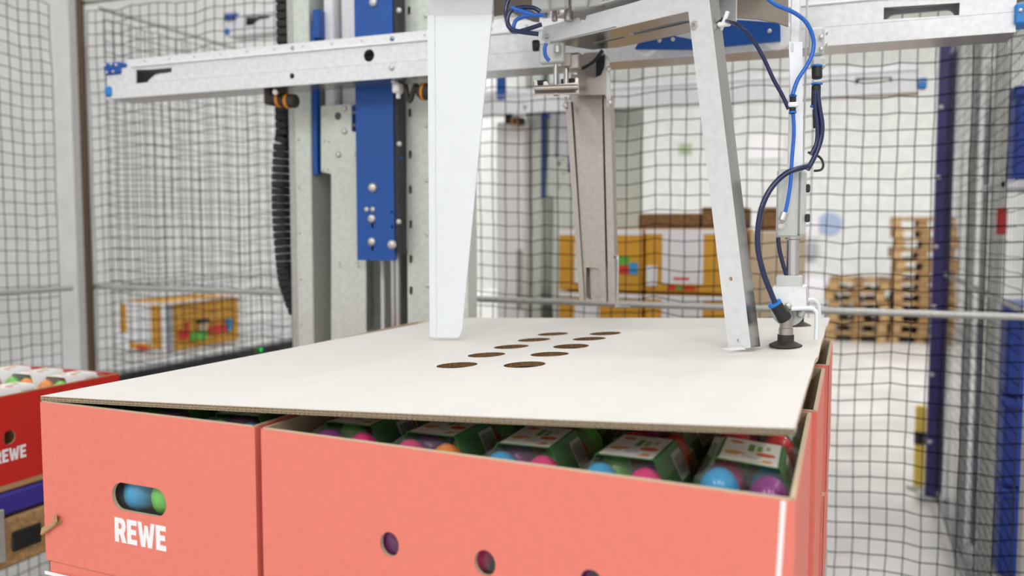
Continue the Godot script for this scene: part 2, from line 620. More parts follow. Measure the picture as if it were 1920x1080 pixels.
func pack_shapes() -> void:
	var s := Shape.new()
	var prof := []
	for k in 11:
		var a := -PI / 2 + PI * k / 10.0
		prof.append(Vector2(0.0228 * cos(a) * (1.0 - 0.08 * sin(a)), 0.0275 * sin(a)))
	s.lathe(prof, Vector3.ZERO, Vector3.UP, 14, true)
	egg_shape = s.mesh()
	# clear shell: bevelled tub round the eggs, open below
	s = Shape.new()
	var z := 0.08
	var ring := [[0.055, 0.004, z], [0.057, 0.03, z + 0.002], [0.05, 0.055, z - 0.004], [0.034, 0.068, z - 0.012]]
	for k in 3:
		var a: Array = ring[k]
		var b: Array = ring[k + 1]
		var ca := [Vector3(-a[0], a[1], a[2]), Vector3(a[0], a[1], a[2]), Vector3(a[0], a[1], -a[2]), Vector3(-a[0], a[1], -a[2])]
		var cb := [Vector3(-b[0], b[1], b[2]), Vector3(b[0], b[1], b[2]), Vector3(b[0], b[1], -b[2]), Vector3(-b[0], b[1], -b[2])]
		for j in 4: s.quad(ca[j], ca[(j + 1) % 4], cb[(j + 1) % 4], cb[j])
	s.quad(Vector3(-0.034, 0.068, z - 0.012), Vector3(0.034, 0.068, z - 0.012), Vector3(0.034, 0.068, -z + 0.012), Vector3(-0.034, 0.068, -z + 0.012))
	shell_shape = s.mesh()
	# sleeve of card: trapezium wrapped round the middle
	s = Shape.new()
	var out := PackedVector2Array([Vector2(-0.06, 0.0), Vector2(0.06, 0.0), Vector2(0.058, 0.022), Vector2(0.034, 0.0715), Vector2(-0.034, 0.0715), Vector2(-0.058, 0.022)])
	var hole := PackedVector2Array([Vector2(-0.059, 0.001), Vector2(0.059, 0.001), Vector2(0.057, 0.022), Vector2(0.0335, 0.0707), Vector2(-0.0335, 0.0707), Vector2(-0.057, 0.022)])
	s.ext(out, [hole], 0.1, Transform3D(Basis(), Vector3(0, 0, 0.05)))
	sleeve_shape = s.mesh()
	s = Shape.new()
	s.quad_uv(Vector3(-0.031, 0.0719, 0.049), Vector3(0.031, 0.0719, 0.049), Vector3(0.031, 0.0719, -0.049), Vector3(-0.031, 0.0719, -0.049))
	lid_shape = s.mesh()
	s = Shape.new()
	var dn := (Vector3(0.058, 0.022, 0) - Vector3(0.034, 0.0715, 0))
	var up := Vector3(0.034, 0.0715, 0) + Vector3(0.0006, 0.0004, 0)
	s.quad_uv(up + dn * 0.75 + Vector3(0, 0, -0.006), up + dn * 0.75 + Vector3(0, 0, -0.046), up + dn * 0.15 + Vector3(0, 0, -0.046), up + dn * 0.15 + Vector3(0, 0, -0.006))
	code_shape = s.mesh()
	s = Shape.new()
	s.box(Vector3(0, 0.003, 0), Vector3(0.112, 0.004, 0.156), 0.001)
	tray_shape = s.mesh()

func egg_pack(label: String, at: Vector3, turn: float, colours: Array, sleeve := true, tilt := 0.0, white := false) -> void:
	var t := thing("egg_pack", label, "egg pack", at)
	t.rotation = Vector3(0, turn, tilt)
	var i := 0
	for z in [0.054, 0.0, -0.054]:
		for x in [-0.026, 0.026]:
			place("egg", egg_shape, M["egg_" + colours[i % colours.size()]], t, Vector3(x, 0.0365, z), Basis(Vector3.RIGHT, 0.25))
			i += 1
	place("tray", tray_shape, M.clear, t)
	place("clear_shell", shell_shape, M.clear, t)
	if sleeve:
		var sl := place("card_sleeve", sleeve_shape, M.carton_white if white else M.sleeve_green, t)
		place("printed_label", lid_shape, M.label_print, sl)
		place("barcode_label", code_shape, M.label_code, sl)

func display_pile() -> void:
	pack_shapes()
	var base := TOP - TALL
	# left box: handle slot in the short side
	var fa := [Vector2(-1.115, -0.91), Vector2(-0.711, -0.892), Vector2(-0.711, -1.49), Vector2(-1.11, -1.5)]
	var ea := Vector3(0.404, 0, 0.018).normalized()
	var a := display_box("display_box", "haze-painted red display box with an oval handle slot and white lettering", fa, base, TOP, [capsule(Vector3(-0.9203, 1.2211, -0.9013), 0.104, 0.041, ea)], M.hazed_red)
	lettering("REWE", Vector3(-0.9193, 1.1718, -0.9013) + Vector3(-0.0001, 0, 0.0006), 0.098, 0.0355, a, -0.0445)
	var torn := Shape.new()
	torn.plate([Vector3(-1.1223, 1.1507, -0.9103), Vector3(-1.0818, 1.176, -0.9085), Vector3(-1.0764, 1.1695, -0.9083) + Vector3(0, 0, 0.004), Vector3(-1.1155, 1.1467, -0.91) + Vector3(0, 0, 0.011)], 0.003, Vector3(0, 0, 1))
	torn.plate([Vector3(-1.0956, 1.1725, -0.9091), Vector3(-1.0816, 1.1793, -0.9085) + Vector3(0, 0, 0.006), Vector3(-1.0752, 1.1705, -0.9082) + Vector3(0, 0, 0.012), Vector3(-1.0872, 1.1599, -0.9088) + Vector3(0, 0, 0.004)], 0.002, Vector3(0, 0, 1))
	obj("torn_flap", torn, M.kraft, a)
	var strip := Shape.new()
	strip.plate([Vector3(-1.1188, 1.0852, -0.9102), Vector3(-0.7189, 1.0872, -0.8924), Vector3(-0.7191, 1.0813, -0.8924), Vector3(-1.1191, 1.0802, -0.9102)], 0.0012, Vector3(0, 0, 1))
	var sp := obj("white_border", strip, M.print_white, a)
	sp.position += Vector3(0, 0, 0.0004)
	# right box: round holes in the long side
	var eb := Vector3(0.664, 0, 0.056).normalized()
	var fb := [Vector2(-0.699, -0.889), Vector2(-0.041, -0.833), Vector2(-0.043, -1.25), Vector2(-0.7, -1.285)]
	var holes := [disc(Vector3(-0.5019, 1.2246, -0.872), 0.0135, eb, Vector3.UP, 20, 0.015), disc(Vector3(-0.3731, 1.2247, -0.8611), 0.0135, eb, Vector3.UP, 20, 0.015), disc(Vector3(-0.2459, 1.2254, -0.8503), 0.0135, eb, Vector3.UP, 20, 0.015)]
	var b := display_box("display_box", "haze-painted red display box with round holes and egg packs showing at its rim", fb, base, TOP, holes, M.hazed_red)
	var line := Shape.new()
	line.plate([Vector3(-0.0546, 1.3429, -0.8342), Vector3(-0.0497, 1.3426, -0.8337), Vector3(-0.0549, 1.2163, -0.8342), Vector3(-0.0594, 1.2154, -0.8346)], 0.0012, Vector3(0, 0, 1))
	var ln := obj("white_stripe", line, M.print_white, b)
	ln.position += Vector3(0, 0, 0.0005)
	# the rest of the top layer and the layer below it
	display_box("display_box", "haze-painted red display box behind the box with round holes, beside the right fence", [Vector2(-0.7, -1.295), Vector2(-0.036, -1.26), Vector2(-0.036, -1.662), Vector2(-0.7, -1.69)], base, TOP, [], M.hazed_red)
	display_box("display_box", "haze-painted red display box at the far right corner of the pile under the sheet", oblong(-0.7, -2.09, -0.03, -1.7), base, TOP, [], M.hazed_red)
	display_box("display_box", "haze-painted red display box hidden under the sheet near the grey gantry column", oblong(-1.11, -2.09, -0.711, -1.51), base, TOP, [], M.hazed_red)
	var under := [[-1.11, -1.49, -0.713, -0.912], [-0.70, -1.25, -0.044, -0.892], [-0.70, -1.662, -0.038, -1.262], [-0.70, -2.088, -0.032, -1.672], [-1.11, -2.088, -0.713, -1.5]]
	var words := ["under the box with the handle slot", "under the box with round holes", "second along the right side of the lower layer", "at the far right end of the lower layer", "at the far left of the lower layer"]
	for k in 5:
		var r: Array = under[k]
		display_box("display_box", "haze-painted display box in the lower layer, " + words[k], oblong(r[0], r[1], r[2], r[3]), base - TALL - 0.001, base - 0.001, [], M.hazed_red)
	var tb := thing("lift_table", "grey lift table carrying the pile of haze-painted red boxes", "lift table", Vector3(-0.56, 0, -1.48))
	var top := Shape.new()
	top.span(Vector3(-1.13, 0.8, -2.11), Vector3(-0.03, base - TALL - 0.0015, -0.81), 0.01)
	obj("platform", top, M.post, tb)
	for sx in [-1.0, -0.16]:
		for sz in [-1.98, -0.94]:
			var leg := Shape.new()
			leg.span(Vector3(sx - 0.05, 0, sz - 0.05), Vector3(sx + 0.05, 0.8, sz + 0.05), 0.006)
			obj("leg", leg, M.post, tb)
	# egg packs along the front of the right box
	var py := TOP - 0.079
	var mixes := [["purple", "pink", "green", "blue", "red", "orange"], ["pink", "orange", "purple", "green", "blue", "red"], ["blue", "pink", "purple", "green", "orange", "red"], ["blue", "pink", "green", "purple", "red", "orange"], ["blue", "purple", "pink", "blue", "green", "orange"]]
	var says := ["egg pack with purple and red eggs, leftmost along the right box rim", "egg pack with pink and orange eggs, second along the right box rim", "egg pack with blue and pink eggs in the middle of the right box rim", "egg pack with blue and pink eggs, second from the right corner", "tilted egg pack with large white label in the right front corner"]
	for k in 5:
		var x: float = [-0.605, -0.478, -0.352, -0.226, -0.104][k]
		egg_pack(says[k], Vector3(x, py + (0.012 if k == 4 else 0.008), [-1.0, -0.988, -0.978, -0.972, -0.982][k]), -0.02 + 0.03 * k * (-1 if k % 2 else 1) * 0.4, mixes[k], true, -0.09 if k == 4 else 0.0)
	for k in 5:
		egg_pack(["sleeved egg pack, back row left end inside the right box", "sleeved egg pack, back row second inside the right box", "sleeved egg pack, back row middle inside the right box", "sleeved egg pack with hanging clear plastic, back row fourth", "sleeved egg pack with red eggs in the back right corner"][k],
			Vector3([-0.61, -0.48, -0.355, -0.23, -0.105][k], py + (0.016 if k == 4 else 0.004), [-1.175, -1.167, -1.158, -1.152, -1.158][k]), 0.05 * (k % 3 - 1), ["red", "red", "pink", "orange"] if k > 2 else ["purple", "green", "red"], true, -0.05 if k == 4 else 0.0)
	# packs of the lower row, seen through the round holes
	for k in 5:
		egg_pack("bare egg pack in the lower row of the right box, " + ["behind its left end", "behind the first round hole", "behind the second round hole", "behind the third round hole", "behind its right end"][k],
			Vector3([-0.622, -0.497, -0.379, -0.25, -0.115][k], base + 0.078, -0.833 - 0.0843 * (-0.041 - [-0.622, -0.497, -0.379, -0.25, -0.115][k]) - 0.095), 0.0, [["purple"], ["purple", "pink"], ["pink"], ["purple"], ["blue"]][k], false)
		var st := thing("card_riser", "folded kraft card riser under the lower egg packs, " + ["leftmost", "second from left", "middle", "second from right", "rightmost"][k], "card insert", Vector3([-0.622, -0.497, -0.379, -0.25, -0.115][k], base + 0.0055, -0.985))
		var c := Shape.new()
		c.plate([st.position + Vector3(-0.05, 0, 0.07), st.position + Vector3(0.05, 0, 0.07), st.position + Vector3(0.05, 0.071, 0.07), st.position + Vector3(-0.05, 0.071, 0.07)], 0.003)
		c.plate([st.position + Vector3(-0.05, 0, -0.067), st.position + Vector3(0.05, 0, -0.067), st.position + Vector3(0.05, 0.071, -0.067), st.position + Vector3(-0.05, 0.071, -0.067)], 0.003)
		c.plate([st.position + Vector3(-0.05, 0.071, 0.07), st.position + Vector3(0.05, 0.071, 0.07), st.position + Vector3(0.05, 0.071, -0.07), st.position + Vector3(-0.05, 0.071, -0.07)], 0.003, Vector3.UP)
		obj("card", c, M.kraft, st)
	# left box
	for k in 3:
		egg_pack(["green sleeved egg pack in the left corner of the left box", "green sleeved egg pack in the middle of the left box rim", "green sleeved egg pack beside the seam in the left box"][k], Vector3([-1.03, -0.905, -0.785][k], py + 0.007, -0.995), PI / 2 * 0 + 0.03 * k, ["green", "blue", "purple"], true)
		egg_pack(["bare egg pack with blue eggs behind the left end of the handle slot", "bare egg pack with blue and green eggs behind the handle slot", "bare egg pack with purple eggs in the right end of the left box"][k], Vector3([-1.052, -0.932, -0.812][k], base + 0.076, -0.995), 0.0, [["purple"], ["blue", "green"], ["green"]][k], false)


# the large sheet that the gripper lays on the pile
const SHEET := [Vector3(-1.116, 1.3522, -0.912), Vector3(-0.046, 1.403, -0.879), Vector3(-0.036, 1.4, -2.09), Vector3(-1.035, 1.3535, -2.15)]

func on_sheet(u: float, w: float) -> Vector3:
	var near: Vector3 = SHEET[0].lerp(SHEET[1], u)
	var far: Vector3 = SHEET[3].lerp(SHEET[2], u)
	var p := near.lerp(far, w)
	var lift := smoothstep(0.25, 1.0, u)
	p.y += 0.012 * (pow(maxf(u, 0.0), 1.7) - u) + 0.01 * lift * sin(PI * w)
	p.y -= 0.0085 * smoothstep(0.5, 0.9, u) * exp(-pow((w - 0.48) / 0.13, 2.0))
	p.y += 0.0026 * smoothstep(0.5, 0.85, u) * sin(w * 34.0 + u * 2.0) * smoothstep(0.15, 0.35, w)
	return p

func sheet_y(x: float, z: float) -> float:
	var f := sheet_uv(x, z)
	return on_sheet(f.x, f.y).y

func sheet_uv(x: float, z: float) -> Vector2:
	var u := 0.5
	var w := 0.5
	for k in 6:
		var near: Vector3 = SHEET[0].lerp(SHEET[1], u)
		var far: Vector3 = SHEET[3].lerp(SHEET[2], u)
		w = (z - near.z) / (far.z - near.z)
		var l: Vector3 = SHEET[0].lerp(SHEET[3], w)
		var r: Vector3 = SHEET[1].lerp(SHEET[2], w)
		u = (x - l.x) / (r.x - l.x)
	return Vector2(u, w)

func cardboard_sheet() -> void:
	var t := thing("cardboard_sheet", "large off-white corrugated cardboard sheet with ten round holes over the boxes", "cardboard sheet", SHEET[0])
	var top := Shape.new()
	var low := Shape.new()
	var wall := Shape.new()
	var rim := Shape.new()
	var thick := Vector3(0, -0.007, 0)
	var sx := 1.04
	var sz := 1.22
	var rings := []
	for pt in [Vector3(-0.601, 1.381, -1.273), Vector3(-0.602, 1.379, -1.399), Vector3(-0.6, 1.378, -1.515), Vector3(-0.595, 1.377, -1.629), Vector3(-0.591, 1.377, -1.737), Vector3(-0.483, 1.387, -1.278), Vector3(-0.483, 1.385, -1.402), Vector3(-0.48, 1.384, -1.515), Vector3(-0.479, 1.383, -1.633), Vector3(-0.473, 1.383, -1.731)]:
		var at := sheet_uv(pt.x, pt.z)
		var u := at.x
		var w := at.y
		var ring := PackedVector2Array()
		for k in 24: ring.append(Vector2(u * sx + 0.034 * cos(TAU * k / 24), w * sz + 0.034 * sin(TAU * k / 24)))
		rings.append(ring)
	var nu := 48
	var nw := 60
	for i in nu:
		for j in nw:
			var cell := PackedVector2Array([Vector2(sx * i / nu, sz * j / nw), Vector2(sx * (i + 1) / nu, sz * j / nw), Vector2(sx * (i + 1) / nu, sz * (j + 1) / nw), Vector2(sx * i / nu, sz * (j + 1) / nw)])
			var parts := [cell]
			for r in rings:
				if Rect2(cell[0], cell[2] - cell[0]).grow(0.04).has_point(r[0] - Vector2(0.034, 0)):
					var next := []
					for p in parts: next.append_array(Geometry2D.clip_polygons(p, r))
					parts = next
			for p: PackedVector2Array in parts:
				if p.size() < 3: continue
				var ix := Geometry2D.triangulate_polygon(p)
				for k in range(0, ix.size(), 3):
					var q := []
					var m := []
					for e in 3:
						var f: Vector2 = p[ix[k + e]] / Vector2(sx, sz)
						q.append(on_sheet(f.x, f.y))
						var du := on_sheet(f.x + 0.004, f.y) - on_sheet(f.x - 0.004, f.y)
						var dw := on_sheet(f.x, f.y + 0.004) - on_sheet(f.x, f.y - 0.004)
						m.append(du.cross(dw).normalized())
					if (q[1] - q[0]).cross(q[2] - q[0]).y < 0:
						q = [q[0], q[2], q[1]]
						m = [m[0], m[2], m[1]]
					top.tri_n(q[0], q[1], q[2], m[0], m[1], m[2])
					low.tri_n(q[0] + thick, q[2] + thick, q[1] + thick, -m[0], -m[2], -m[1])
	# faces of the board edge, and the two layers of fluting seen along the near edge
	var steps := 60
	for e in 4:
		for k in steps:
			var c := []
			for a in [float(k) / steps, float(k + 1) / steps]:
				c.append(on_sheet(a, 0.008) if e == 0 else on_sheet(1, a) if e == 1 else on_sheet(1.0 - a, 1) if e == 2 else on_sheet(0, 1.0 - a))
			if e == 0:
				for lay in [0.0, -0.0032, -0.0064]:
					var d := Vector3(0, 0, 0.0085)
					var p0: Vector3 = on_sheet(float(k) / steps, 0.0) + Vector3(0, lay, 0)
					var p1: Vector3 = on_sheet(float(k + 1) / steps, 0.0) + Vector3(0, lay, 0)
					wall.quad(p0 + Vector3(0, -0.0006, 0), p1 + Vector3(0, -0.0006, 0), p1, p0)
			wall.quad(c[0] + thick, c[1] + thick, c[1], c[0])
	var waves := Shape.new()
	var count := 1500
	for lay in 2:
		var top_y := -0.0006 - 0.0032 * lay
		for k in count:
			var a := float(k) / count
			var b := float(k + 1) / count
			var h0 := -0.0013 + 0.0012 * sin(TAU * a * count / 10.0 + lay)
			var h1 := -0.0013 + 0.0012 * sin(TAU * b * count / 10.0 + lay)
			var p0 := on_sheet(a, 0.0) + Vector3(0, top_y + h0, 0)
			var p1 := on_sheet(b, 0.0) + Vector3(0, top_y + h1, 0)
			var d := Vector3(0, 0, -0.012)
			var tk := Vector3(0, -0.0005, 0)
			waves.quad(p0 + tk, p1 + tk, p1, p0)
			waves.quad(p0, p1, p1 + d, p0 + d)
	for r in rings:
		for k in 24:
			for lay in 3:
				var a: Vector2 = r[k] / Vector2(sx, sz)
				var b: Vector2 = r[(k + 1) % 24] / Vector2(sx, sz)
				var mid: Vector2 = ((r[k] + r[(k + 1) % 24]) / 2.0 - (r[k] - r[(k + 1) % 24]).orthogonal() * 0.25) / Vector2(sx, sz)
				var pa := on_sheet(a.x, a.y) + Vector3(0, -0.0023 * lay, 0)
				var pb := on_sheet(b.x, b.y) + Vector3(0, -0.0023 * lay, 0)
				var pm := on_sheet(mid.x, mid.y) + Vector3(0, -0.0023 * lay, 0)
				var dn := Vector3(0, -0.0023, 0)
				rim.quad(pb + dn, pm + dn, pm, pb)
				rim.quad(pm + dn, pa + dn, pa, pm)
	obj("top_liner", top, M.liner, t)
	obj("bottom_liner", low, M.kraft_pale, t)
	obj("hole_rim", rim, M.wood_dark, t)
	obj("board_edge", wall, M.kraft_pale, t)
	var fl := obj("fluting", waves, M.kraft_pale, t)
	fl.set_meta("kind", "stuff")


# ---------------------------------------------------------------- gantry: the column and the beam that rides on it
func gantry() -> void:
	var t := thing("gantry_beam", "long pale aluminium gantry beam with blue end stops crossing the upper picture", "gantry beam", Vector3(-0.9, 1.996, -2.05))
	var zf := -2.0
	var xl := -2.118
	var xr := 0.3
	var y0 := 1.996
	var ym := 2.037
	var yr := 2.084
	var up := Shape.new()
	var cut := [Vector3(-2.001, 2.077, -2), Vector3(-1.944, 2.074, -2), Vector3(-1.865, 2.074, -2), Vector3(-1.865, 2.061, -2), Vector3(-1.926, 2.058, -2), Vector3(-1.951, 2.044, -2), Vector3(-1.961, 2.035, -2), Vector3(-2.003, 2.037, -2)]
	var hole := disc(Vector3(-1.198, 2.06, -2), 0.0165)
	var cut2 := [Vector3(0.055, 2.043, -2), Vector3(0.055, 2.068, -2), Vector3(0.198, 2.064, -2), Vector3(0.198, 2.039, -2)]
	up.plate([Vector3(xl, ym, zf), Vector3(xr, ym, zf), Vector3(xr, yr, zf), Vector3(xl, yr, zf)], 0.004, Vector3(0, 0, 1), [cut, hole, cut2])
	obj("upper_face", up, M.aluminium, t)
	var lo := Shape.new()
	var hole2 := disc(Vector3(-1.442, 2.022, -2), 0.008)
	lo.plate([Vector3(xl, y0, zf + 0.002), Vector3(xr, y0, zf + 0.002), Vector3(xr, ym - 0.001, zf + 0.002), Vector3(xl, ym - 0.001, zf + 0.002)], 0.006, Vector3(0, 0, 1), [hole2])
	obj("lower_face", lo, M.aluminium, t)
	var rail := Shape.new()
	rail.span(Vector3(xl + 0.1, yr, zf - 0.004), Vector3(xr, yr + 0.004, zf + 0.006), 0.0015)
	obj("guide_lip", rail, M.aluminium, t)
	var fl := Shape.new()
	var h3 := disc(Vector3(-1.449, 2.1, -2.012), 0.0075)
	var h4 := disc(Vector3(-1.135, 2.101, -2.012), 0.0075)
	fl.plate([Vector3(xl + 0.07, yr + 0.003, zf - 0.012), Vector3(xr, yr + 0.003, zf - 0.012), Vector3(xr, 2.118, zf - 0.012), Vector3(xl + 0.07, 2.112, zf - 0.012)], 0.004, Vector3(0, 0, 1), [h3, h4])
	obj("upper_flange", fl, M.aluminium, t)
	var shell := Shape.new()
	shell.span(Vector3(xl, y0, zf - 0.1), Vector3(xr, y0 + 0.004, zf - 0.002))
	obj("bottom_face", shell, M.steel, t)
	shell = Shape.new()
	shell.plate([Vector3(xl, y0 + 0.004, zf - 0.096), Vector3(xr, y0 + 0.004, zf - 0.096), Vector3(xr, yr + 0.01, zf - 0.096), Vector3(xl, yr + 0.01, zf - 0.096)], 0.004, Vector3(0, 0, 1), [capsule(Vector3(0.131, 2.056, -2.096), 0.135, 0.034)])
	shell.span(Vector3(xl, yr - 0.002, zf - 0.096), Vector3(xr, yr + 0.002, zf - 0.001))
	shell.span(Vector3(xl, y0 + 0.004, zf - 0.096), Vector3(xl + 0.003, yr, zf - 0.004))
	shell.span(Vector3(xr - 0.003, y0 + 0.004, zf - 0.096), Vector3(xr, yr, zf - 0.004))
	obj("back_face", shell, M.aluminium, t)
	var belt := Shape.new()
	belt.span(Vector3(xl + 0.12, yr + 0.004, zf - 0.009), Vector3(xr - 0.02, yr + 0.006, zf + 0.003))
	for k in 150: belt.box(Vector3(-1.15 + k * 0.0095, yr + 0.0068, zf - 0.003), Vector3(0.005, 0.0025, 0.011))
	obj("toothed_belt", belt, M.carton_white, t)
	for k in 22:
		bolt(t, Vector3(xl + 0.14 + k * 0.094, 2.103, zf - 0.012), 0.0035)
	bolt(t, Vector3(-1.128, 2.023, -1.998), 0.0075)
	var cap := Shape.new()
	cap.span(Vector3(xl - 0.004, 2.068, zf - 0.05), Vector3(xl + 0.06, 2.104, zf + 0.01), 0.005)
	obj("end_stop", cap, M.blue, t)
	for q in [[0.006, 2.096], [0.03, 2.097], [0.05, 2.094], [0.012, 2.074], [0.038, 2.075]]: bolt(t, Vector3(xl + q[0], q[1], zf + 0.01), 0.0045)
	cap = Shape.new()
	cap.span(Vector3(xl - 0.004, 2.002, zf - 0.05), Vector3(xl + 0.022, 2.034, zf + 0.012), 0.007)
	obj("end_stop", cap, M.light_blue, t)
	cap = Shape.new()
	cap.span(Vector3(xr - 0.004, 2.01, zf - 0.05), Vector3(xr + 0.03, 2.05, zf + 0.016), 0.003)
	obj("end_stop", cap, M.light_blue, t)
	bolt(t, Vector3(xr + 0.005, 2.035, zf + 0.016), 0.004)
	bolt(t, Vector3(xr + 0.02, 2.036, zf + 0.016), 0.004)
	# blue lifting plate behind the beam
	var zc := -2.16
	var cp := Shape.new()
	cp.plate([Vector3(-1.306, 2.45, -2.104), Vector3(-1.185, 2.45, -2.104), Vector3(-1.185, 1.512, -2.104), Vector3(-1.306, 1.512, -2.104)], 0.012, Vector3(0, 0, 1), [disc(Vector3(-1.192, 1.648, -2.104), 0.004), disc(Vector3(-1.192, 1.607, -2.104), 0.004), disc(Vector3(-1.167, 1.799, -2.104), 0.004), capsule(Vector3(-1.254, 1.618, -2.104), 0.01, 0.03), capsule(Vector3(-1.255, 1.553, -2.104), 0.01, 0.03)])
	var plate_part := obj("lifting_plate", cp, M.blue, t)
	var big := [[700, 352], [698, 410], [697, 454], [735, 459]]
	for q in [Vector3(-1.251, 1.717, -2.104), Vector3(-1.191, 1.557, -2.104)]: bolt(plate_part, q, 0.0135)
	for q in [Vector3(-1.255, 1.63, -2.104), Vector3(-1.256, 1.565, -2.104), Vector3(-1.243, 2.227, -2.104)]: bolt(plate_part, q, 0.012)
	for q in [Vector3(-1.166, 1.836, -2.104), Vector3(-1.17, 1.621, -2.104), Vector3(-1.272, 1.656, -2.104), Vector3(-1.252, 1.656, -2.104), Vector3(-1.163, 2.198, -2.104)]: bolt(plate_part, q, 0.0075)
	var sh := Shape.new()
	sh.span(Vector3(-1.184, 1.53, -2.15), Vector3(-1.172, 2.45, -2.108))
	obj("plate_edge", sh, M.dark, t)
	# connector and cable rollers hanging below the beam
	var cn := Shape.new()
	cn.span(Vector3(-1.148, 1.964, -2.03), Vector3(-1.127, 1.99, -2.06), 0.004)
	cn.box(Vector3(-1.149, 1.998, -2.05), Vector3(0.014, 0.016, 0.02), 0.003)
	cn.rod(Vector3(-1.135, 1.965, -2.045), Vector3(-1.136, 1.95, -2.045), 0.006)
	obj("plug_block", cn, M.carton_white, t)
	var braid := Shape.new()
	braid.tube([Vector3(-1.117, 1.985, -2.05), Vector3(-1.099, 1.94, -2.04), Vector3(-1.086, 1.983, -2.05), Vector3(-1.07, 1.955, -2.04), Vector3(-1.064, 1.983, -2.06)], 0.007)
	obj("cable", braid, M.rubber, t)
	var rr := Shape.new()
	rr.rod(Vector3(-1.072, 1.965, -2.05), Vector3(-1.034, 1.963, -2.05), 0.022, 16)
	obj("cable_roller", rr, M.rubber, t)
	var y1 := Shape.new()
	y1.rod(Vector3(-1.063, 1.965, -2.05), Vector3(-1.056, 1.964, -2.05), 0.024, 16)
	obj("roller_ring", y1, M.yellow_ring, t)
	rr = Shape.new()
	rr.rod(Vector3(-1.545, 1.972, -2.05), Vector3(-1.465, 1.961, -2.05), 0.019, 16)
	rr.box(Vector3(-1.552, 1.984, -2.05), Vector3(0.02, 0.06, 0.05), 0.006)
	obj("cable_roller", rr, M.rubber, t)
	for x in [Vector3(-1.527, 1.968, -2.05), Vector3(-1.498, 1.963, -2.05)]:
		y1 = Shape.new()
		y1.rod(x, x + Vector3(0.009, 0, 0), 0.0215, 18)
		obj("roller_ring", y1, M.yellow_ring, t)
	var cl := Shape.new()
	cl.rod(Vector3(-1.53, 1.989, -2.04), Vector3(-1.5, 1.981, -2), 0.008)
	obj("clamp_screw", cl, M.bolt, t)

	# the column
	var c := thing("gantry_column", "wide galvanised gantry column with blue plate and belt slots behind the sheet", "machine column", Vector3(-1.27, 0, -2.25))
	var s := Shape.new()
	s.span(Vector3(-1.553, 0, zc - 0.345), Vector3(-1.497, 3.0, zc), 0.003)
	obj("left_post", s, M.galvanised, c)
	s = Shape.new()
	s.span(Vector3(-1.584, 0, zc - 0.16), Vector3(-1.554, 3.0, zc - 0.012), 0.003)
	obj("left_flange", s, M.post, c)
	for y in [344, 437, 533, 627]: bolt(c, Vector3(-1.54, 1.6 - (y - 430) * 0.00146, zc), 0.0045)
	for y in [54, 246]: bolt(c, Vector3(-1.538, 1.6 - (y - 430) * 0.00146, zc), 0.005)
	s = Shape.new()
	s.span(Vector3(-1.584, 0, zc - 0.36), Vector3(-1.171, 3.0, zc - 0.35))
	s.span(Vector3(-1.171, 0, zc - 0.062), Vector3(-0.985, 3.0, zc - 0.06))
	obj("rear_web", s, M.galvanised, c)
	s = Shape.new()
	s.span(Vector3(-1.496, 1.762, zc - 0.03), Vector3(-1.48, 2.2, zc - 0.008), 0.002)
	s.span(Vector3(-1.484, 2.16, -2.16), Vector3(-1.461, 2.244, -2.2), 0.003)
	obj("blue_strip", s, M.blue, c)
	s = Shape.new()
	s.plate([Vector3(-1.457, 1.963, -2.158), Vector3(-1.353, 1.961, -2.158), Vector3(-1.354, 1.883, -2.158), Vector3(-1.306, 1.881, -2.158), Vector3(-1.314, 1.24, -2.158), Vector3(-1.434, 1.234, -2.158), Vector3(-1.425, 1.763, -2.158), Vector3(-1.46, 1.77, -2.158)], 0.006, Vector3(0, 0, 1), [disc(Vector3(-1.4, 1.93, -2.158), 0.0115)], 0.006)
	var cov := obj("cover_plate", s, M.galvanised, c)
	for q in [Vector3(-1.376, 1.95, -2.158), Vector3(-1.377, 1.885, -2.158), Vector3(-1.398, 1.818, -2.158), Vector3(-1.335, 1.818, -2.158)]: bolt(cov, q, 0.009)
	for q in [Vector3(-1.447, 1.859, -2.158), Vector3(-1.431, 1.858, -2.158), Vector3(-1.453, 1.776, -2.158), Vector3(-1.436, 1.776, -2.158), Vector3(-1.4, 1.502, -2.158), Vector3(-1.398, 1.491, -2.158), Vector3(-1.338, 1.503, -2.158), Vector3(-1.336, 1.492, -2.158)]: bolt(cov, q, 0.0042)
	s = Shape.new()
	s.span(Vector3(-1.437, 1.233, -2.165), Vector3(-1.4, 1.25, -2.3))
	s.span(Vector3(-1.43, 0, zc - 0.34), Vector3(-1.308, 1.28, zc - 0.002))
	obj("lower_cover", s, M.galvanised, c)
	s = Shape.new()
	s.span(Vector3(-1.361, 1.887, -2.175), Vector3(-1.328, 1.962, -2.19), 0.002)
	var pk := obj("pocket_plate", s, M.crate_blue, c)
	for q in [Vector3(-1.355, 1.939, -2.175), Vector3(-1.328, 1.931, -2.175), Vector3(-1.355, 1.903, -2.175), Vector3(-1.327, 1.897, -2.175)]: bolt(pk, q, 0.005)
	s = Shape.new()
	s.span(Vector3(-1.466, 1.9, zc - 0.13), Vector3(-1.432, 3.0, zc - 0.03), 0.004)
	s.span(Vector3(-1.425, 1.9, zc - 0.13), Vector3(-1.37, 3.0, zc - 0.06), 0.004)
	obj("guide_rail", s, M.aluminium, c)
	s = Shape.new()
	s.span(Vector3(-1.325, 1.9, zc - 0.13), Vector3(-1.308, 3.0, zc - 0.02), 0.003)
	obj("guide_rail", s, M.aluminium, c)
	s = Shape.new()
	s.span(Vector3(-1.366, 1.95, zc - 0.05), Vector3(-1.33, 3.0, zc - 0.044))
	for k in 100: s.box(Vector3(-1.348, 1.96 + k * 0.01, zc - 0.042), Vector3(0.022, 0.005, 0.004))
	obj("toothed_belt", s, M.carton_white, c)
	s = Shape.new()
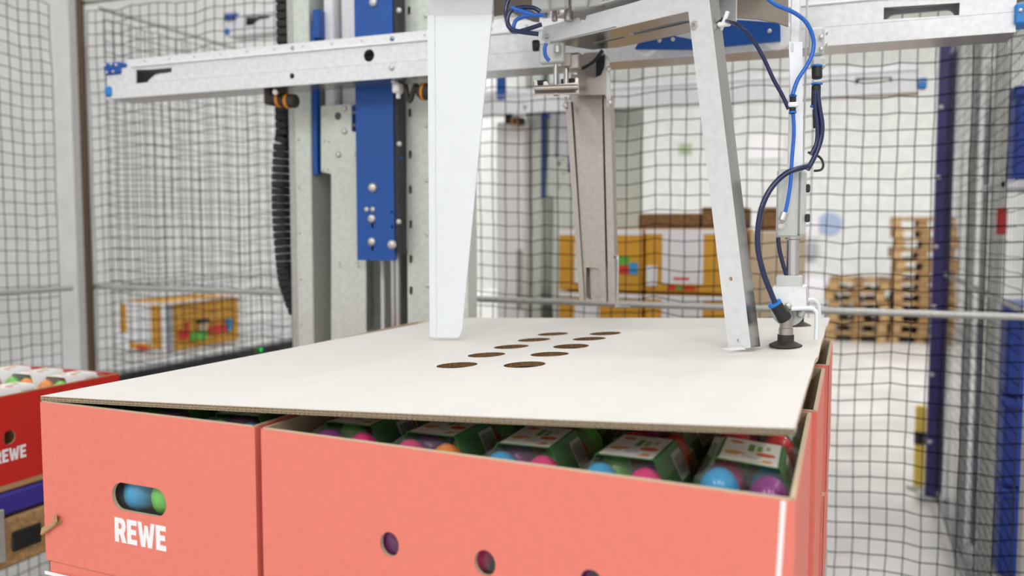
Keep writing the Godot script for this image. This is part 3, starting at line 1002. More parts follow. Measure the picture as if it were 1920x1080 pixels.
	s.span(Vector3(-1.287, 0.9, zc - 0.05), Vector3(-1.278, 1.53, zc - 0.044))
	for k in 90: s.box(Vector3(-1.2825, 0.95 + k * 0.0065, zc - 0.042), Vector3(0.01, 0.0034, 0.004))
	obj("toothed_belt", s, M.carton_white, c)
	s = Shape.new()
	s.span(Vector3(-1.262, 0, zc - 0.12), Vector3(-1.243, 1.54, zc - 0.05), 0.004)
	s.span(Vector3(-1.241, 0, zc - 0.12), Vector3(-1.222, 1.54, zc - 0.04), 0.004)
	obj("guide_rail", s, M.steel, c)
	s = Shape.new()
	s.span(Vector3(-1.22, 0, zc - 0.345), Vector3(-1.176, 3.0, zc - 0.33))
	obj("inner_channel", s, M.galvanised, c)
	s = Shape.new()
	var slots := []
	for y in [205, 285, 353, 420, 488, 550]: slots.append(capsule(Vector3(-1.164, 1.6 - (y - 430) * 0.00146, zc), 0.011, 0.024))
	for y in [12, -60]: slots.append(capsule(Vector3(-1.164, 1.6 - (y - 430) * 0.00146, zc), 0.011, 0.024))
	s.plate([Vector3(-1.175, 0, zc), Vector3(-0.985, 0, zc), Vector3(-0.985, 3.0, zc), Vector3(-1.175, 3.0, zc)], 0.004, Vector3(0, 0, 1), slots)
	var rp := obj("right_post", s, M.galvanised, c)
	for y in [25, 233, 337, 440, 540, 627]: bolt(rp, Vector3(-1.11, 1.6 - (y - 430) * 0.00146, zc), 0.0055)
	s = Shape.new()
	s.span(Vector3(-0.989, 0, zc - 0.06), Vector3(-0.985, 3.0, zc - 0.004))
	s.span(Vector3(-1.175, 0, zc - 0.345), Vector3(-1.171, 3.0, zc - 0.004))
	obj("post_side", s, M.galvanised, c)
	# cable chain hanging along the left flange
	var chain := thing("cable_chain", "black cable chain hanging along the left side of the gantry column", "cable chain", Vector3(-1.62, 1.35, -2.2))
	var path := []
	for k in 24: path.append(Vector3(-1.628 - 0.012 * sin(PI * (k - 6) / 18.0) if k > 6 else -1.622, 2.02 - k * 0.0225, -2.21))
	for k in 8: path.append(Vector3(-1.628 + 0.045 * pow(k / 7.0, 1.6), 1.48 - k * 0.0195, -2.21))
	for k in path.size() - 1:
		var d: Vector3 = (path[k + 1] - path[k]).normalized()
		var bs := Basis(Vector3(-d.y, d.x, 0) * -1.0, -d, Vector3(0, 0, 1))
		s = Shape.new()
		var mid: Vector3 = (path[k] + path[k + 1]) / 2
		s.box(mid, Vector3(0.044, 0.0205, 0.05), 0.003, bs)
		s.box(mid + bs * Vector3(-0.012, 0.004, 0.026), Vector3(0.012, 0.008, 0.004), 0.001, bs)
		obj("chain_link", s, M.black, chain)
	for k in 12:
		s = Shape.new()
		s.box(Vector3(-1.612, 2.125 + k * 0.024, -2.21), Vector3(0.042, 0.022, 0.05), 0.003)
		obj("chain_link", s, M.black, chain)
	# neighbouring gantries behind the fence
	var c2 := dup(c, "gantry_column", c.position + Vector3(0.03, 0, -1.95), 0.0, "second galvanised gantry column behind the net with a narrow blue strip")
	c2.get_node("post_side").free()
	var b2 := dup(t, "gantry_beam", t.position + Vector3(-0.05, 0.172, -1.95), 0.0, "second pale gantry beam behind the net with bright blue end stops")
	b2.get_node("lifting_plate").free()
	b2.get_node("plate_edge").free()
	var bb := Shape.new()
	bb.span(Vector3(-1.643, 2.237, -3.945), Vector3(-1.597, 2.357, -3.97), 0.006)
	obj("blue_bracket", bb, M.blue, b2)
	var b3 := dup(t, "gantry_beam", t.position + Vector3(-0.67, 0.52, -1.35), 0.0, "high grey gantry beam end with a dark slot, behind the net at upper left")
	b3.get_node("lifting_plate").free()
	b3.get_node("plate_edge").free()
	var wp := thing("white_duct", "white vertical cable duct beside the second gantry column", "cable duct", Vector3(-1.6, 0, -4.1))
	s = Shape.new()
	s.span(Vector3(-1.68, 0, -4.16), Vector3(-1.53, 2.14, -4.04), 0.006)
	obj("duct", s, M.carton_white, wp)
	s = Shape.new()
	s.span(Vector3(-1.57, 1.2, -4.045), Vector3(-1.54, 1.5, -4.03), 0.004)
	obj("latch", s, M.post, wp)


# ---------------------------------------------------------------- gripper
func gripper() -> void:
	var t := thing("gripper", "pneumatic gripper with a white blade, aluminium leg and suction cylinder", "gripper", Vector3(-0.4, 1.42, -1.5))
	var s := Shape.new()
	# white blade
	s.plate([Vector3(-0.829, 1.37, -1.62), Vector3(-0.776, 1.371, -1.62), Vector3(-0.764, 1.372, -1.62), Vector3(-0.758, 1.377, -1.62), Vector3(-0.753, 1.39, -1.62), Vector3(-0.683, 2.034, -1.62), Vector3(-0.824, 2.042, -1.62)], 0.003, Vector3(0, 0, 1))
	var bl := obj("blade", s, M.white_metal, t)
	s = Shape.new()
	s.plate([Vector3(-0.824, 2.042, -1.62), Vector3(-0.683, 2.034, -1.62), Vector3(-0.662, 2.118, -1.58), Vector3(-0.802, 2.133, -1.58)], 0.003, Vector3(0, 0, 1))
	obj("blade_top", s, M.white_metal, bl)
	s = Shape.new()
	s.span(Vector3(-0.828, 1.371, -1.62), Vector3(-0.812, 2.043, -1.618))
	obj("blade_edge", s, M.white_metal, bl)
	# right leg, a bent U profile
	var af: Vector3 = Vector3(-0.5044, 0, 0.8635)
	var au: Vector3 = Vector3(-0.8635, 0, -0.5044)
	var leg := [Vector3(-0.2968, 2.1444, -1.5454), Vector3(-0.2534, 2.1305, -1.5201), Vector3(-0.1483, 1.4033, -1.4586), Vector3(-0.1876, 1.3946, -1.4816)]
	s = Shape.new()
	var ey: Vector3 = (leg[2] - leg[1]).normalized()
	s.plate(leg, 0.0025, af, [disc(Vector3(-0.2607, 1.9539, -1.5243), 0.0035, au, Vector3.UP), disc(Vector3(-0.186, 1.516, -1.4807), 0.0038, au, Vector3.UP), disc(Vector3(-0.1698, 1.4123, -1.4712), 0.0038, au, Vector3.UP)])
	var lg := obj("leg", s, M.aluminium, t)
	for side in 2:
		var top: Vector3 = leg[1] if side == 0 else leg[0]
		var bot: Vector3 = leg[2] if side == 0 else leg[3]
		var dp := -af * 0.026
		var face: Vector3 = (-au if side == 0 else au)
		var hs := []
		if side == 0:
			for k: float in []:
				var m := top.lerp(bot, k) + dp * 0.55
				hs.append([m - dp * 0.22 - (bot - top) * 0.035, m + dp * 0.22 - (bot - top) * 0.035, m + dp * 0.22 + (bot - top) * 0.035, m - dp * 0.22 + (bot - top) * 0.035])
		s = Shape.new()
		s.plate([top, bot, bot + dp, top + dp], 0.0025, face, hs)
		obj("leg_side", s, M.steel, lg)
	var wsh := Shape.new()
	wsh.lathe([Vector2(0.0035, 0.0), Vector2(0.0035, 0.003), Vector2(0.0075, 0.003), Vector2(0.0085, 0.0015), Vector2(0.0085, 0)], Vector3(-0.2607, 1.9539, -1.5243), af, 16)
	obj("bushing", wsh, M.bolt, lg)
	s = Shape.new()
	s.plate([Vector3(-0.196, 1.401, -1.449), Vector3(-0.163, 1.403, -1.462), Vector3(-0.156, 1.399, -1.465), Vector3(-0.182, 1.397, -1.454)], 0.002, Vector3.UP)
	obj("foot_tab", s, M.aluminium, lg)
	# cross arm above
	s = Shape.new()
	s.plate([Vector3(-0.6177, 2.0033, -1.7329), Vector3(-0.6118, 2.0264, -1.7294), Vector3(-0.5174, 2.0243, -1.6742), Vector3(-0.5119, 2.0157, -1.671), Vector3(-0.5011, 2.0144, -1.6647), Vector3(-0.4971, 2.024, -1.6624), Vector3(-0.3962, 2.0231, -1.6035), Vector3(-0.2741, 2.0236, -1.5321), Vector3(-0.2734, 1.9804, -1.5317), Vector3(-0.2776, 1.9814, -1.5342), Vector3(-0.5923, 1.9883, -1.718), Vector3(-0.6072, 1.9934, -1.7267)], 0.003, af)
	var arm := obj("cross_arm", s, M.aluminium, t)
	s = Shape.new()
	var e1: Vector3 = Vector3(-0.5923, 1.9883, -1.718)
	var e2: Vector3 = Vector3(-0.2755, 1.9827, -1.533)
	var back := -af * 0.14
	var along := e2 - e1
	var q1 := e1 + along * 0.42 + back * 0.5
	var hs2 := []
	for r in [[0.16, 0.38, 0.45, 0.56], [0.46, 0.86, 0.38, 0.53]]:
		hs2.append([e1 + along * r[0] + back * r[2], e1 + along * r[1] + back * r[2], e1 + along * (r[1] + 0.015) + back * (r[2] + r[3]) / 2, e1 + along * r[1] + back * r[3], e1 + along * r[0] + back * r[3], e1 + along * (r[0] - 0.015) + back * (r[2] + r[3]) / 2])
	s.plate([e1, e2, e2 + back, e1 + along * 0.18 + back, e1 + along * 0.02 + back * 0.8], 0.003, Vector3.DOWN, hs2)
	obj("arm_underside", s, M.steel, arm)
	s = Shape.new()
	var tall := Vector3(0, 0.055, 0)
	s.plate([e1 + tall, e2 + tall, e2 + tall + back, e1 + along * 0.18 + tall + back], 0.003, Vector3.UP)
	obj("arm_top", s, M.aluminium, arm)
	s = Shape.new()
	s.plate([e1 + along * 0.18 + back, e2 + back, e2 + tall + back, e1 + along * 0.18 + tall + back], 0.003, -af)
	obj("arm_back", s, M.aluminium, arm)
	bolt(arm, Vector3(-0.6012, 2.0044, -1.7232), 0.0055, af)
	s = Shape.new()
	s.rod(e1 + along * 0.38 + back * 0.5 + Vector3(0, 0.004, 0), e1 + along * 0.15 + back * 0.5 + Vector3(0, 0.004, 0), 0.004)
	obj("slide_pin", s, M.steel, arm)
	# valve block and clamp jaw at the left end of the arm
	s = Shape.new()
	s.span(Vector3(-0.613, 1.945, -1.723), Vector3(-0.56, 1.986, -1.704), 0.003)
	obj("valve_block", s, M.cast, t)
	s = Shape.new()
	s.span(Vector3(-0.569, 1.939, -1.74), Vector3(-0.548, 1.966, -1.718), 0.002)
	s.span(Vector3(-0.554, 1.934, -1.746), Vector3(-0.532, 1.964, -1.724), 0.002)
	s.span(Vector3(-0.59, 1.956, -1.776), Vector3(-0.54, 1.973, -1.754), 0.002)
	obj("guide_block", s, M.stainless, t)
	s = Shape.new()
	s.rod(Vector3(-0.576, 1.942, -1.705), Vector3(-0.575, 1.898, -1.702), 0.0045)
	s.rod(Vector3(-0.562, 1.937, -1.732), Vector3(-0.561, 1.901, -1.73), 0.006)
	obj("guide_pins", s, M.steel, t)
	s = Shape.new()
	s.plate([Vector3(-0.614, 1.907, -1.677), Vector3(-0.608, 1.907, -1.679), Vector3(-0.606, 1.894, -1.679), Vector3(-0.596, 1.893, -1.683), Vector3(-0.595, 1.904, -1.684), Vector3(-0.589, 1.905, -1.687), Vector3(-0.585, 1.896, -1.688), Vector3(-0.535, 1.902, -1.708), Vector3(-0.534, 1.913, -1.709), Vector3(-0.529, 1.911, -1.711), Vector3(-0.527, 1.878, -1.709), Vector3(-0.611, 1.877, -1.676)], 0.003)
	s.rod(Vector3(-0.606, 1.886, -1.657), Vector3(-0.523, 1.889, -1.69), 0.0065)
	s.plate([Vector3(-0.614, 1.879, -1.675), Vector3(-0.526, 1.881, -1.71), Vector3(-0.514, 1.875, -1.671), Vector3(-0.6, 1.872, -1.637)], 0.003, Vector3.UP)
	s.rod(Vector3(-0.568, 1.886, -1.683), Vector3(-0.568, 1.873, -1.682), 0.005)
	obj("clamp_jaw", s, M.stainless, t)
	for q in [[Vector3(-0.621, 1.898, -1.706), Vector3(-0.592, 1.909, -1.691)], [Vector3(-0.576, 1.906, -1.756), Vector3(-0.546, 1.917, -1.737)]]:
		s = Shape.new()
		s.span(q[0], q[1], 0.002)
		obj("jaw_shade", s, M.black, t)  # black blocks put in for the shade inside the clamp jaw
	s = Shape.new()
	s.rod(Vector3(-0.615, 1.985, -1.715), Vector3(-0.629, 1.984, -1.709), 0.012)
	obj("knob", s, M.black, t)
	s = Shape.new()
	s.lathe([Vector2(0, 0), Vector2(0.007, 0), Vector2(0.007, 0.012), Vector2(0.004, 0.02), Vector2(0, 0.02)], Vector3(-0.569, 1.963, -1.694), Vector3.UP, 10)
	obj("fitting", s, M.bolt, t)
	# pneumatic blocks at the upper edge
	for q in [[Vector3(-0.6, 2.033, -1.649), Vector3(-0.564, 2.082, -1.623)], [Vector3(-0.574, 2.038, -1.659), Vector3(-0.533, 2.082, -1.636)], [Vector3(-0.521, 2.035, -1.658), Vector3(-0.487, 2.076, -1.632)], [Vector3(-0.495, 2.037, -1.669), Vector3(-0.457, 2.076, -1.644)]]:
		s = Shape.new()
		s.span(q[0], q[1], 0.003)
		obj("pneumatic_block", s, M.cast, t)
	s = Shape.new()
	s.rod(Vector3(-0.538, 2.018, -1.672), Vector3(-0.541, 2.158, -1.681), 0.009)
	s.rod(Vector3(-0.567, 2.021, -1.671), Vector3(-0.568, 2.047, -1.673), 0.006)
	obj("piston_rods", s, M.stainless, t)
	# mounting plate behind the hose loop
	s = Shape.new()
	s.plate([Vector3(-0.732, 2.142, -1.745), Vector3(-0.639, 2.142, -1.781), Vector3(-0.637, 2.048, -1.775), Vector3(-0.65, 2.05, -1.77), Vector3(-0.691, 2.068, -1.755), Vector3(-0.729, 2.061, -1.74)], 0.004)
	obj("mounting_plate", s, M.mill_steel, t)
	# head plate above the picture that carries the fingers
	s = Shape.new()
	s.span(Vector3(-0.86, 2.14, -1.75), Vector3(-0.05, 2.19, -1.42), 0.006)
	obj("head_plate", s, M.aluminium, t)
	s = Shape.new()
	s.span(Vector3(-0.6, 2.19, -1.95), Vector3(-0.3, 2.26, -1.5), 0.006)
	obj("head_bridge", s, M.aluminium, t)
	# curved band by the carriage
	s = Shape.new()
	s.plate([Vector3(-0.256, 2.145, -1.685), Vector3(-0.123, 2.145, -1.738), Vector3(-0.118, 1.984, -1.727), Vector3(-0.14, 1.992, -1.719), Vector3(-0.173, 1.998, -1.707), Vector3(-0.211, 2.001, -1.692), Vector3(-0.245, 1.998, -1.679)], 0.004)
	obj("carriage_band", s, M.mill_steel, t)
	# rear stainless finger
	s = Shape.new()
	var zr := -1.83
	s.plate([Vector3(-0.579, 1.904, -1.83), Vector3(-0.512, 1.898, -1.83), Vector3(-0.498, 1.438, -1.83), Vector3(-0.547, 1.44, -1.83)], 0.003, Vector3(0, 0, 1), [[Vector3(-0.545, 1.515, -1.83), Vector3(-0.517, 1.515, -1.83), Vector3(-0.512, 1.51, -1.83), Vector3(-0.51, 1.449, -1.83), Vector3(-0.538, 1.443, -1.83), Vector3(-0.545, 1.45, -1.83)]])
	var rf := obj("rear_finger", s, M.stainless, t)
	s = Shape.new()
	s.plate([Vector3(-0.593, 1.883, -1.822), Vector3(-0.58, 1.882, -1.822), Vector3(-0.547, 1.441, -1.822), Vector3(-0.558, 1.443, -1.822)], 0.03)
	obj("finger_rail", s, M.stainless, rf)
	s = Shape.new()
	s.plate([Vector3(-0.505, 1.889, -1.822), Vector3(-0.49, 1.888, -1.822), Vector3(-0.475, 1.439, -1.822), Vector3(-0.491, 1.438, -1.822)], 0.03)
	obj("finger_rail", s, M.stainless, rf)
	s = Shape.new()
	s.plate([Vector3(-0.59, 1.908, -1.853), Vector3(-0.511, 1.903, -1.853), Vector3(-0.497, 1.437, -1.853), Vector3(-0.56, 1.438, -1.853)], 0.004)
	s.plate([Vector3(-0.541, 1.516, -1.845), Vector3(-0.515, 1.517, -1.845), Vector3(-0.513, 1.445, -1.845), Vector3(-0.538, 1.444, -1.845)], 0.003)
	obj("finger_back", s, M.stainless, rf)
	s = Shape.new()
	s.plate([Vector3(-0.573, 1.892, -1.8), Vector3(-0.574, 1.938, -1.8), Vector3(-0.518, 1.925, -1.8), Vector3(-0.505, 1.931, -1.8), Vector3(-0.498, 1.947, -1.8), Vector3(-0.496, 1.969, -1.8), Vector3(-0.49, 1.969, -1.8), Vector3(-0.49, 1.888, -1.8)], 0.003, Vector3(0, 0, 1), [disc(Vector3(-0.549, 1.931, -1.8), 0.0025), disc(Vector3(-0.54, 1.926, -1.8), 0.0025)])
	obj("finger_bracket", s, M.stainless, rf)
	s = Shape.new()
	s.plate([Vector3(-0.575, 1.937, -1.85), Vector3(-0.575, 1.984, -1.85), Vector3(-0.553, 1.991, -1.85), Vector3(-0.516, 1.99, -1.85), Vector3(-0.506, 1.979, -1.85), Vector3(-0.506, 1.928, -1.85)], 0.004)
	obj("bracket_backplate", s, M.stainless, rf)
	s = Shape.new()
	s.plate([Vector3(-0.527, 1.934, -1.835), Vector3(-0.527, 1.971, -1.835), Vector3(-0.517, 1.979, -1.835), Vector3(-0.508, 1.979, -1.835), Vector3(-0.508, 1.953, -1.835), Vector3(-0.515, 1.938, -1.835)], 0.004)  # black plate paints the shade in the bracket opening; the tube is a cable
	s.tube([Vector3(-0.596, 1.975, -1.83), Vector3(-0.56, 1.951, -1.815), Vector3(-0.526, 1.962, -1.81), Vector3(-0.505, 1.985, -1.81)], 0.004)
	obj("gap_shade_and_cable", s, M.black, rf)
	s = Shape.new()
	s.plate([Vector3(-0.491, 1.965, -1.79), Vector3(-0.485, 1.964, -1.79), Vector3(-0.48, 1.861, -1.79), Vector3(-0.49, 1.861, -1.79)], 0.003)
	s.plate([Vector3(-0.585, 1.887, -1.79), Vector3(-0.579, 1.887, -1.79), Vector3(-0.577, 1.861, -1.79), Vector3(-0.585, 1.862, -1.79)], 0.003)
	obj("clevis", s, M.steel, rf)
	for q in [Vector3(-0.484, 1.939, -1.785), Vector3(-0.481, 1.869, -1.785), Vector3(-0.581, 1.868, -1.785)]: bolt(rf, q, 0.006)
	s = Shape.new()
	s.tube([Vector3(-0.478, 1.539, -1.82), Vector3(-0.472, 1.542, -1.81), Vector3(-0.465, 1.536, -1.8), Vector3(-0.465, 1.485, -1.8), Vector3(-0.465, 1.435, -1.8)], 0.003, 8)
	s.plate([Vector3(-0.469, 1.438, -1.8), Vector3(-0.434, 1.439, -1.8), Vector3(-0.431, 1.435, -1.77), Vector3(-0.462, 1.434, -1.77)], 0.002, Vector3.UP)
	obj("finger_hook", s, M.steel, rf)
	# roller carriage on the beam
	var rc := Shape.new()
	rc.plate([Vector3(-0.467, 2.011, -1.945), Vector3(-0.462, 2.02, -1.945), Vector3(-0.449, 2.028, -1.945), Vector3(-0.402, 2.037, -1.945), Vector3(-0.392, 2.037, -1.945), Vector3(-0.335, 2.021, -1.945), Vector3(-0.284, 2.063, -1.945), Vector3(-0.153, 2.042, -1.945), Vector3(-0.15, 2.036, -1.945), Vector3(-0.149, 2.004, -1.945), Vector3(-0.334, 2, -1.945)], 0.012)
	var car := obj("carriage_plate", rc, M.blue, t)
	for q in [Vector3(-0.449, 2.029, -1.945), Vector3(-0.41, 2.025, -1.945), Vector3(-0.38, 2.025, -1.945), Vector3(-0.172, 2.026, -1.945)]: bolt(car, q, 0.005)
	for q in [[Vector3(-0.445, 2.021, -1.957), 0.024], [Vector3(-0.155, 2.021, -1.957), 0.032]]:
		rc = Shape.new()
		rc.rod(q[0], q[0] + Vector3(0, 0, -0.02), q[1], 28)
		obj("roller", rc, M.print_white, car)
	# suction cylinder
	s = Shape.new()
	s.span(Vector3(-0.102, 1.691, -1.54), Vector3(-0.086, 2.14, -1.536), 0.003)
	var cy := obj("suction_cylinder", s, M.aluminium, t)
	s = Shape.new()
	s.span(Vector3(-0.078, 1.691, -1.549), Vector3(-0.075, 2.035, -1.538), 0.006)
	obj("cylinder_rail", s, M.cast, cy)
	s = Shape.new()
	s.plate([Vector3(-0.102, 1.911, -1.511), Vector3(-0.081, 1.911, -1.519), Vector3(-0.075, 1.697, -1.506), Vector3(-0.091, 1.697, -1.499)], 0.002, Vector3(0, 0, 1), [capsule(Vector3(-0.097, 1.901, -1.512), 0.005, 0.016)])
	obj("cover_strip", s, M.white_metal, cy)
	s = Shape.new()
	s.span(Vector3(-0.117, 1.586, -1.537), Vector3(-0.082, 1.701, -1.511), 0.004)
	s.span(Vector3(-0.085, 1.586, -1.544), Vector3(-0.07, 1.702, -1.519), 0.008)
	obj("cylinder_body", s, M.cast, cy)
	for y in [Vector3(-0.068, 1.669, -1.53), Vector3(-0.067, 1.619, -1.527)]:
		s = Shape.new()
		s.box(y, Vector3(0.008, 0.014, 0.01), 0.002)
		obj("clip", s, M.dark, cy)
	s = Shape.new()
	s.span(Vector3(-0.073, 1.891, -1.556), Vector3(-0.048, 1.938, -1.537), 0.004)
	s.span(Vector3(-0.069, 1.867, -1.555), Vector3(-0.045, 1.89, -1.534), 0.006)
	var vb := obj("valve_body", s, M.cast, cy)
	for q in [Vector3(-0.052, 1.919, -1.532), Vector3(-0.052, 1.899, -1.531)]: bolt(vb, q, 0.004)
	for q in [Vector3(-0.046, 1.93, -1.553), Vector3(-0.046, 1.911, -1.551)]: bolt(vb, q, 0.004, Vector3.RIGHT)
	s = Shape.new()
	s.rod(Vector3(-0.09, 1.582, -1.526), Vector3(-0.09, 1.591, -1.526), 0.013, 20)
	s.rod(Vector3(-0.089, 1.518, -1.522), Vector3(-0.09, 1.591, -1.526), 0.0104, 20)
	obj("piston_rod", s, M.steel, cy)
	s = Shape.new()
	s.span(Vector3(-0.115, 1.501, -1.537), Vector3(-0.072, 1.522, -1.507), 0.002)
	obj("clamp_block", s, M.cast, cy)
	s = Shape.new()
	s.plate([Vector3(-0.118, 1.504, -1.49), Vector3(-0.066, 1.504, -1.51), Vector3(-0.065, 1.472, -1.508), Vector3(-0.074, 1.468, -1.504), Vector3(-0.114, 1.468, -1.488)], 0.003)
	s.plate([Vector3(-0.118, 1.504, -1.49), Vector3(-0.066, 1.504, -1.51), Vector3(-0.065, 1.505, -1.562), Vector3(-0.118, 1.505, -1.541)], 0.003, Vector3.UP)
	s.plate([Vector3(-0.066, 1.504, -1.51), Vector3(-0.065, 1.472, -1.508), Vector3(-0.064, 1.473, -1.56), Vector3(-0.065, 1.505, -1.562)], 0.003, Vector3.RIGHT)
	obj("yoke", s, M.aluminium, cy)
	s = Shape.new()
	s.plate(disc(Vector3(-0.095, 1.462, -1.526), 0.028, Vector3.RIGHT, Vector3.UP, 28), 0.004)
	obj("swivel_disc", s, M.cast, cy)
	bolt(cy, Vector3(-0.074, 1.457, -1.525), 0.007)
	bolt(cy, Vector3(-0.093, 1.472, -1.495), 0.006)
	s = Shape.new()
	s.tube([Vector3(-0.089, 1.467, -1.496), Vector3(-0.059, 1.468, -1.508), Vector3(-0.051, 1.464, -1.511), Vector3(-0.048, 1.456, -1.511), Vector3(-0.048, 1.416, -1.509)], 0.0036, 8)
	obj("bent_stop", s, M.white_metal, cy)
	s = Shape.new()
	s.tube([Vector3(-0.069, 1.471, -1.645), Vector3(-0.058, 1.471, -1.649), Vector3(-0.051, 1.464, -1.651), Vector3(-0.049, 1.456, -1.651), Vector3(-0.048, 1.435, -1.65)], 0.0038, 8)
	obj("bent_stop", s, M.white_metal, cy)
	# suction cups
	var cx := -0.0965
	for k in 2:
		var o := Vector3(cx, 0, -1.508) if k == 0 else Vector3(-0.094, 0, -1.79)
		o.y = sheet_y(o.x, o.z) - 0.001
		s = Shape.new()
		s.lathe([Vector2(0.024, 0.0), Vector2(0.0275, 0.0015), Vector2(0.027, 0.004), Vector2(0.019, 0.008), Vector2(0.0135, 0.0105), Vector2(0.0135, 0.021), Vector2(0, 0.021)], o, Vector3.UP, 28)
		obj("suction_cup", s, M.rubber, cy)
		s = Shape.new()
		s.lathe([Vector2(0.0118, 0.021), Vector2(0.0118, 0.032), Vector2(0.0105, 0.033), Vector2(0.0105, 0.046), Vector2(0.012, 0.047), Vector2(0.012, 0.052), Vector2(0.008, 0.07), Vector2(0, 0.075)], o, Vector3.UP, 8 if k == 0 else 16)
		obj("cup_fitting", s, M.stainless, cy)
	s = Shape.new()
	s.rod(Vector3(-0.112, 1.476, -1.477), Vector3(-0.096, 1.449, -1.481), 0.0105, 14)
	s.rod(Vector3(-0.102, 1.46, -1.48), Vector3(-0.095, 1.449, -1.482), 0.012, 14)
	obj("elbow_fitting", s, M.black, cy)
	s = Shape.new()
	s.rod(Vector3(-0.115, 1.48, -1.476), Vector3(-0.111, 1.473, -1.477), 0.0115, 14)
	obj("blue_collar", s, M.collar_blue, cy)
	s = Shape.new()
	s.rod(Vector3(-0.081, 1.463, -1.575), Vector3(-0.088, 1.445, -1.57), 0.011, 14)
	obj("elbow_fitting", s, M.black, cy)
	# hoses
	hose(t, [Vector3(-0.148, 1.993, -1.479), Vector3(-0.126, 1.97, -1.486), Vector3(-0.093, 1.954, -1.498), Vector3(-0.074, 1.937, -1.504), Vector3(-0.064, 1.913, -1.507), Vector3(-0.064, 1.89, -1.505), Vector3(-0.072, 1.869, -1.5), Vector3(-0.086, 1.844, -1.493), Vector3(-0.093, 1.82, -1.488)], 0.0034, M.hose_blue)
	hose(t, [Vector3(-0.092, 1.792, -1.497), Vector3(-0.09, 1.758, -1.496), Vector3(-0.092, 1.714, -1.492), Vector3(-0.093, 1.679, -1.489), Vector3(-0.096, 1.651, -1.485), Vector3(-0.1, 1.628, -1.482)], 0.0031, M.hose_blue)
	hose(t, [Vector3(-0.226, 1.97, -1.555), Vector3(-0.179, 1.936, -1.474), Vector3(-0.157, 1.912, -1.481), Vector3(-0.14, 1.883, -1.485), Vector3(-0.124, 1.848, -1.489), Vector3(-0.11, 1.822, -1.492), Vector3(-0.099, 1.798, -1.495)], 0.0034, M.hose_navy)
	hose(t, [Vector3(-0.056, 1.829, -1.514), Vector3(-0.052, 1.802, -1.514), Vector3(-0.047, 1.771, -1.514), Vector3(-0.049, 1.745, -1.511), Vector3(-0.058, 1.718, -1.505), Vector3(-0.068, 1.698, -1.5)], 0.0042, M.hose_navy)
	hose(t, [Vector3(-0.059, 1.829, -1.513), Vector3(-0.058, 1.798, -1.511), Vector3(-0.054, 1.767, -1.511), Vector3(-0.055, 1.741, -1.508), Vector3(-0.063, 1.723, -1.504)], 0.0036, M.hose_navy)
	hose(t, [Vector3(-0.066, 1.704, -1.501), Vector3(-0.082, 1.7, -1.494), Vector3(-0.102, 1.691, -1.486), Vector3(-0.122, 1.669, -1.477), Vector3(-0.135, 1.64, -1.469), Vector3(-0.141, 1.604, -1.464), Vector3(-0.14, 1.565, -1.462), Vector3(-0.13, 1.525, -1.463), Vector3(-0.118, 1.494, -1.465), Vector3(-0.112, 1.479, -1.466)], 0.0046, M.hose_navy)
	hose(t, [Vector3(-0.113, 1.586, -1.517), Vector3(-0.11, 1.564, -1.517), Vector3(-0.103, 1.537, -1.517), Vector3(-0.097, 1.519, -1.518)], 0.0036, M.hose_navy)
	hose(t, [Vector3(-0.068, 1.728, -1.513), Vector3(-0.05, 1.72, -1.519), Vector3(-0.044, 1.708, -1.521), Vector3(-0.047, 1.699, -1.519), Vector3(-0.058, 1.697, -1.515)], 0.002, M.dark)
	hose(t, [Vector3(-0.55, 2.007, -1.537), Vector3(-0.566, 2.015, -1.531), Vector3(-0.598, 2.012, -1.519), Vector3(-0.607, 1.991, -1.513), Vector3(-0.597, 1.973, -1.516), Vector3(-0.552, 1.965, -1.533)], 0.0042, M.hose_navy)
	hose(t, [Vector3(-0.585, 2.06, -1.549), Vector3(-0.61, 2.042, -1.538), Vector3(-0.618, 2.014, -1.532), Vector3(-0.612, 1.986, -1.533), Vector3(-0.598, 1.974, -1.537), Vector3(-0.554, 1.988, -1.556)], 0.0042, M.hose_navy)
	hose(t, [Vector3(-0.602, 2.015, -1.517), Vector3(-0.586, 2.009, -1.523), Vector3(-0.564, 2.002, -1.531)], 0.0045, M.hose_blue)
	hose(t, [Vector3(-0.619, 1.988, -1.573), Vector3(-0.614, 2.006, -1.577), Vector3(-0.593, 2.014, -1.585), Vector3(-0.564, 2.016, -1.597)], 0.004, M.hose_blue)
	hose(t, [Vector3(-0.586, 1.978, -1.672), Vector3(-0.588, 1.967, -1.67), Vector3(-0.586, 1.953, -1.67), Vector3(-0.579, 1.943, -1.672)], 0.004, M.hose_blue)
	for y in [Vector3(-0.093, 1.815, -1.499), Vector3(-0.093, 1.796, -1.497)]:
		s = Shape.new()
		s.rod(y + Vector3(0, 0.006, 0), y - Vector3(0, 0.006, 0), 0.0052)
		obj("hose_connector", s, M.black, t)
	for y in [Vector3(-0.093, 1.82, -1.499), Vector3(-0.093, 1.793, -1.497)]:
		s = Shape.new()
		s.rod(y + Vector3(0, 0.0016, 0), y - Vector3(0, 0.0016, 0), 0.0062)
		obj("blue_collar", s, M.collar_blue, t)
	s = Shape.new()
	s.box(Vector3(-0.092, 1.805, -1.496), Vector3(0.016, 0.008, 0.012), 0.002)
	obj("cable_tie", s, M.print_white, t)
	s = Shape.new()
	s.tube([Vector3(-0.215, 1.944, -1.525), Vector3(-0.209, 1.955, -1.517), Vector3(-0.204, 1.971, -1.52)], 0.004, 6)
	s.box(Vector3(-0.209, 1.95, -1.517), Vector3(0.022, 0.008, 0.008), 0.002)
	obj("cable_tie", s, M.print_white, t)
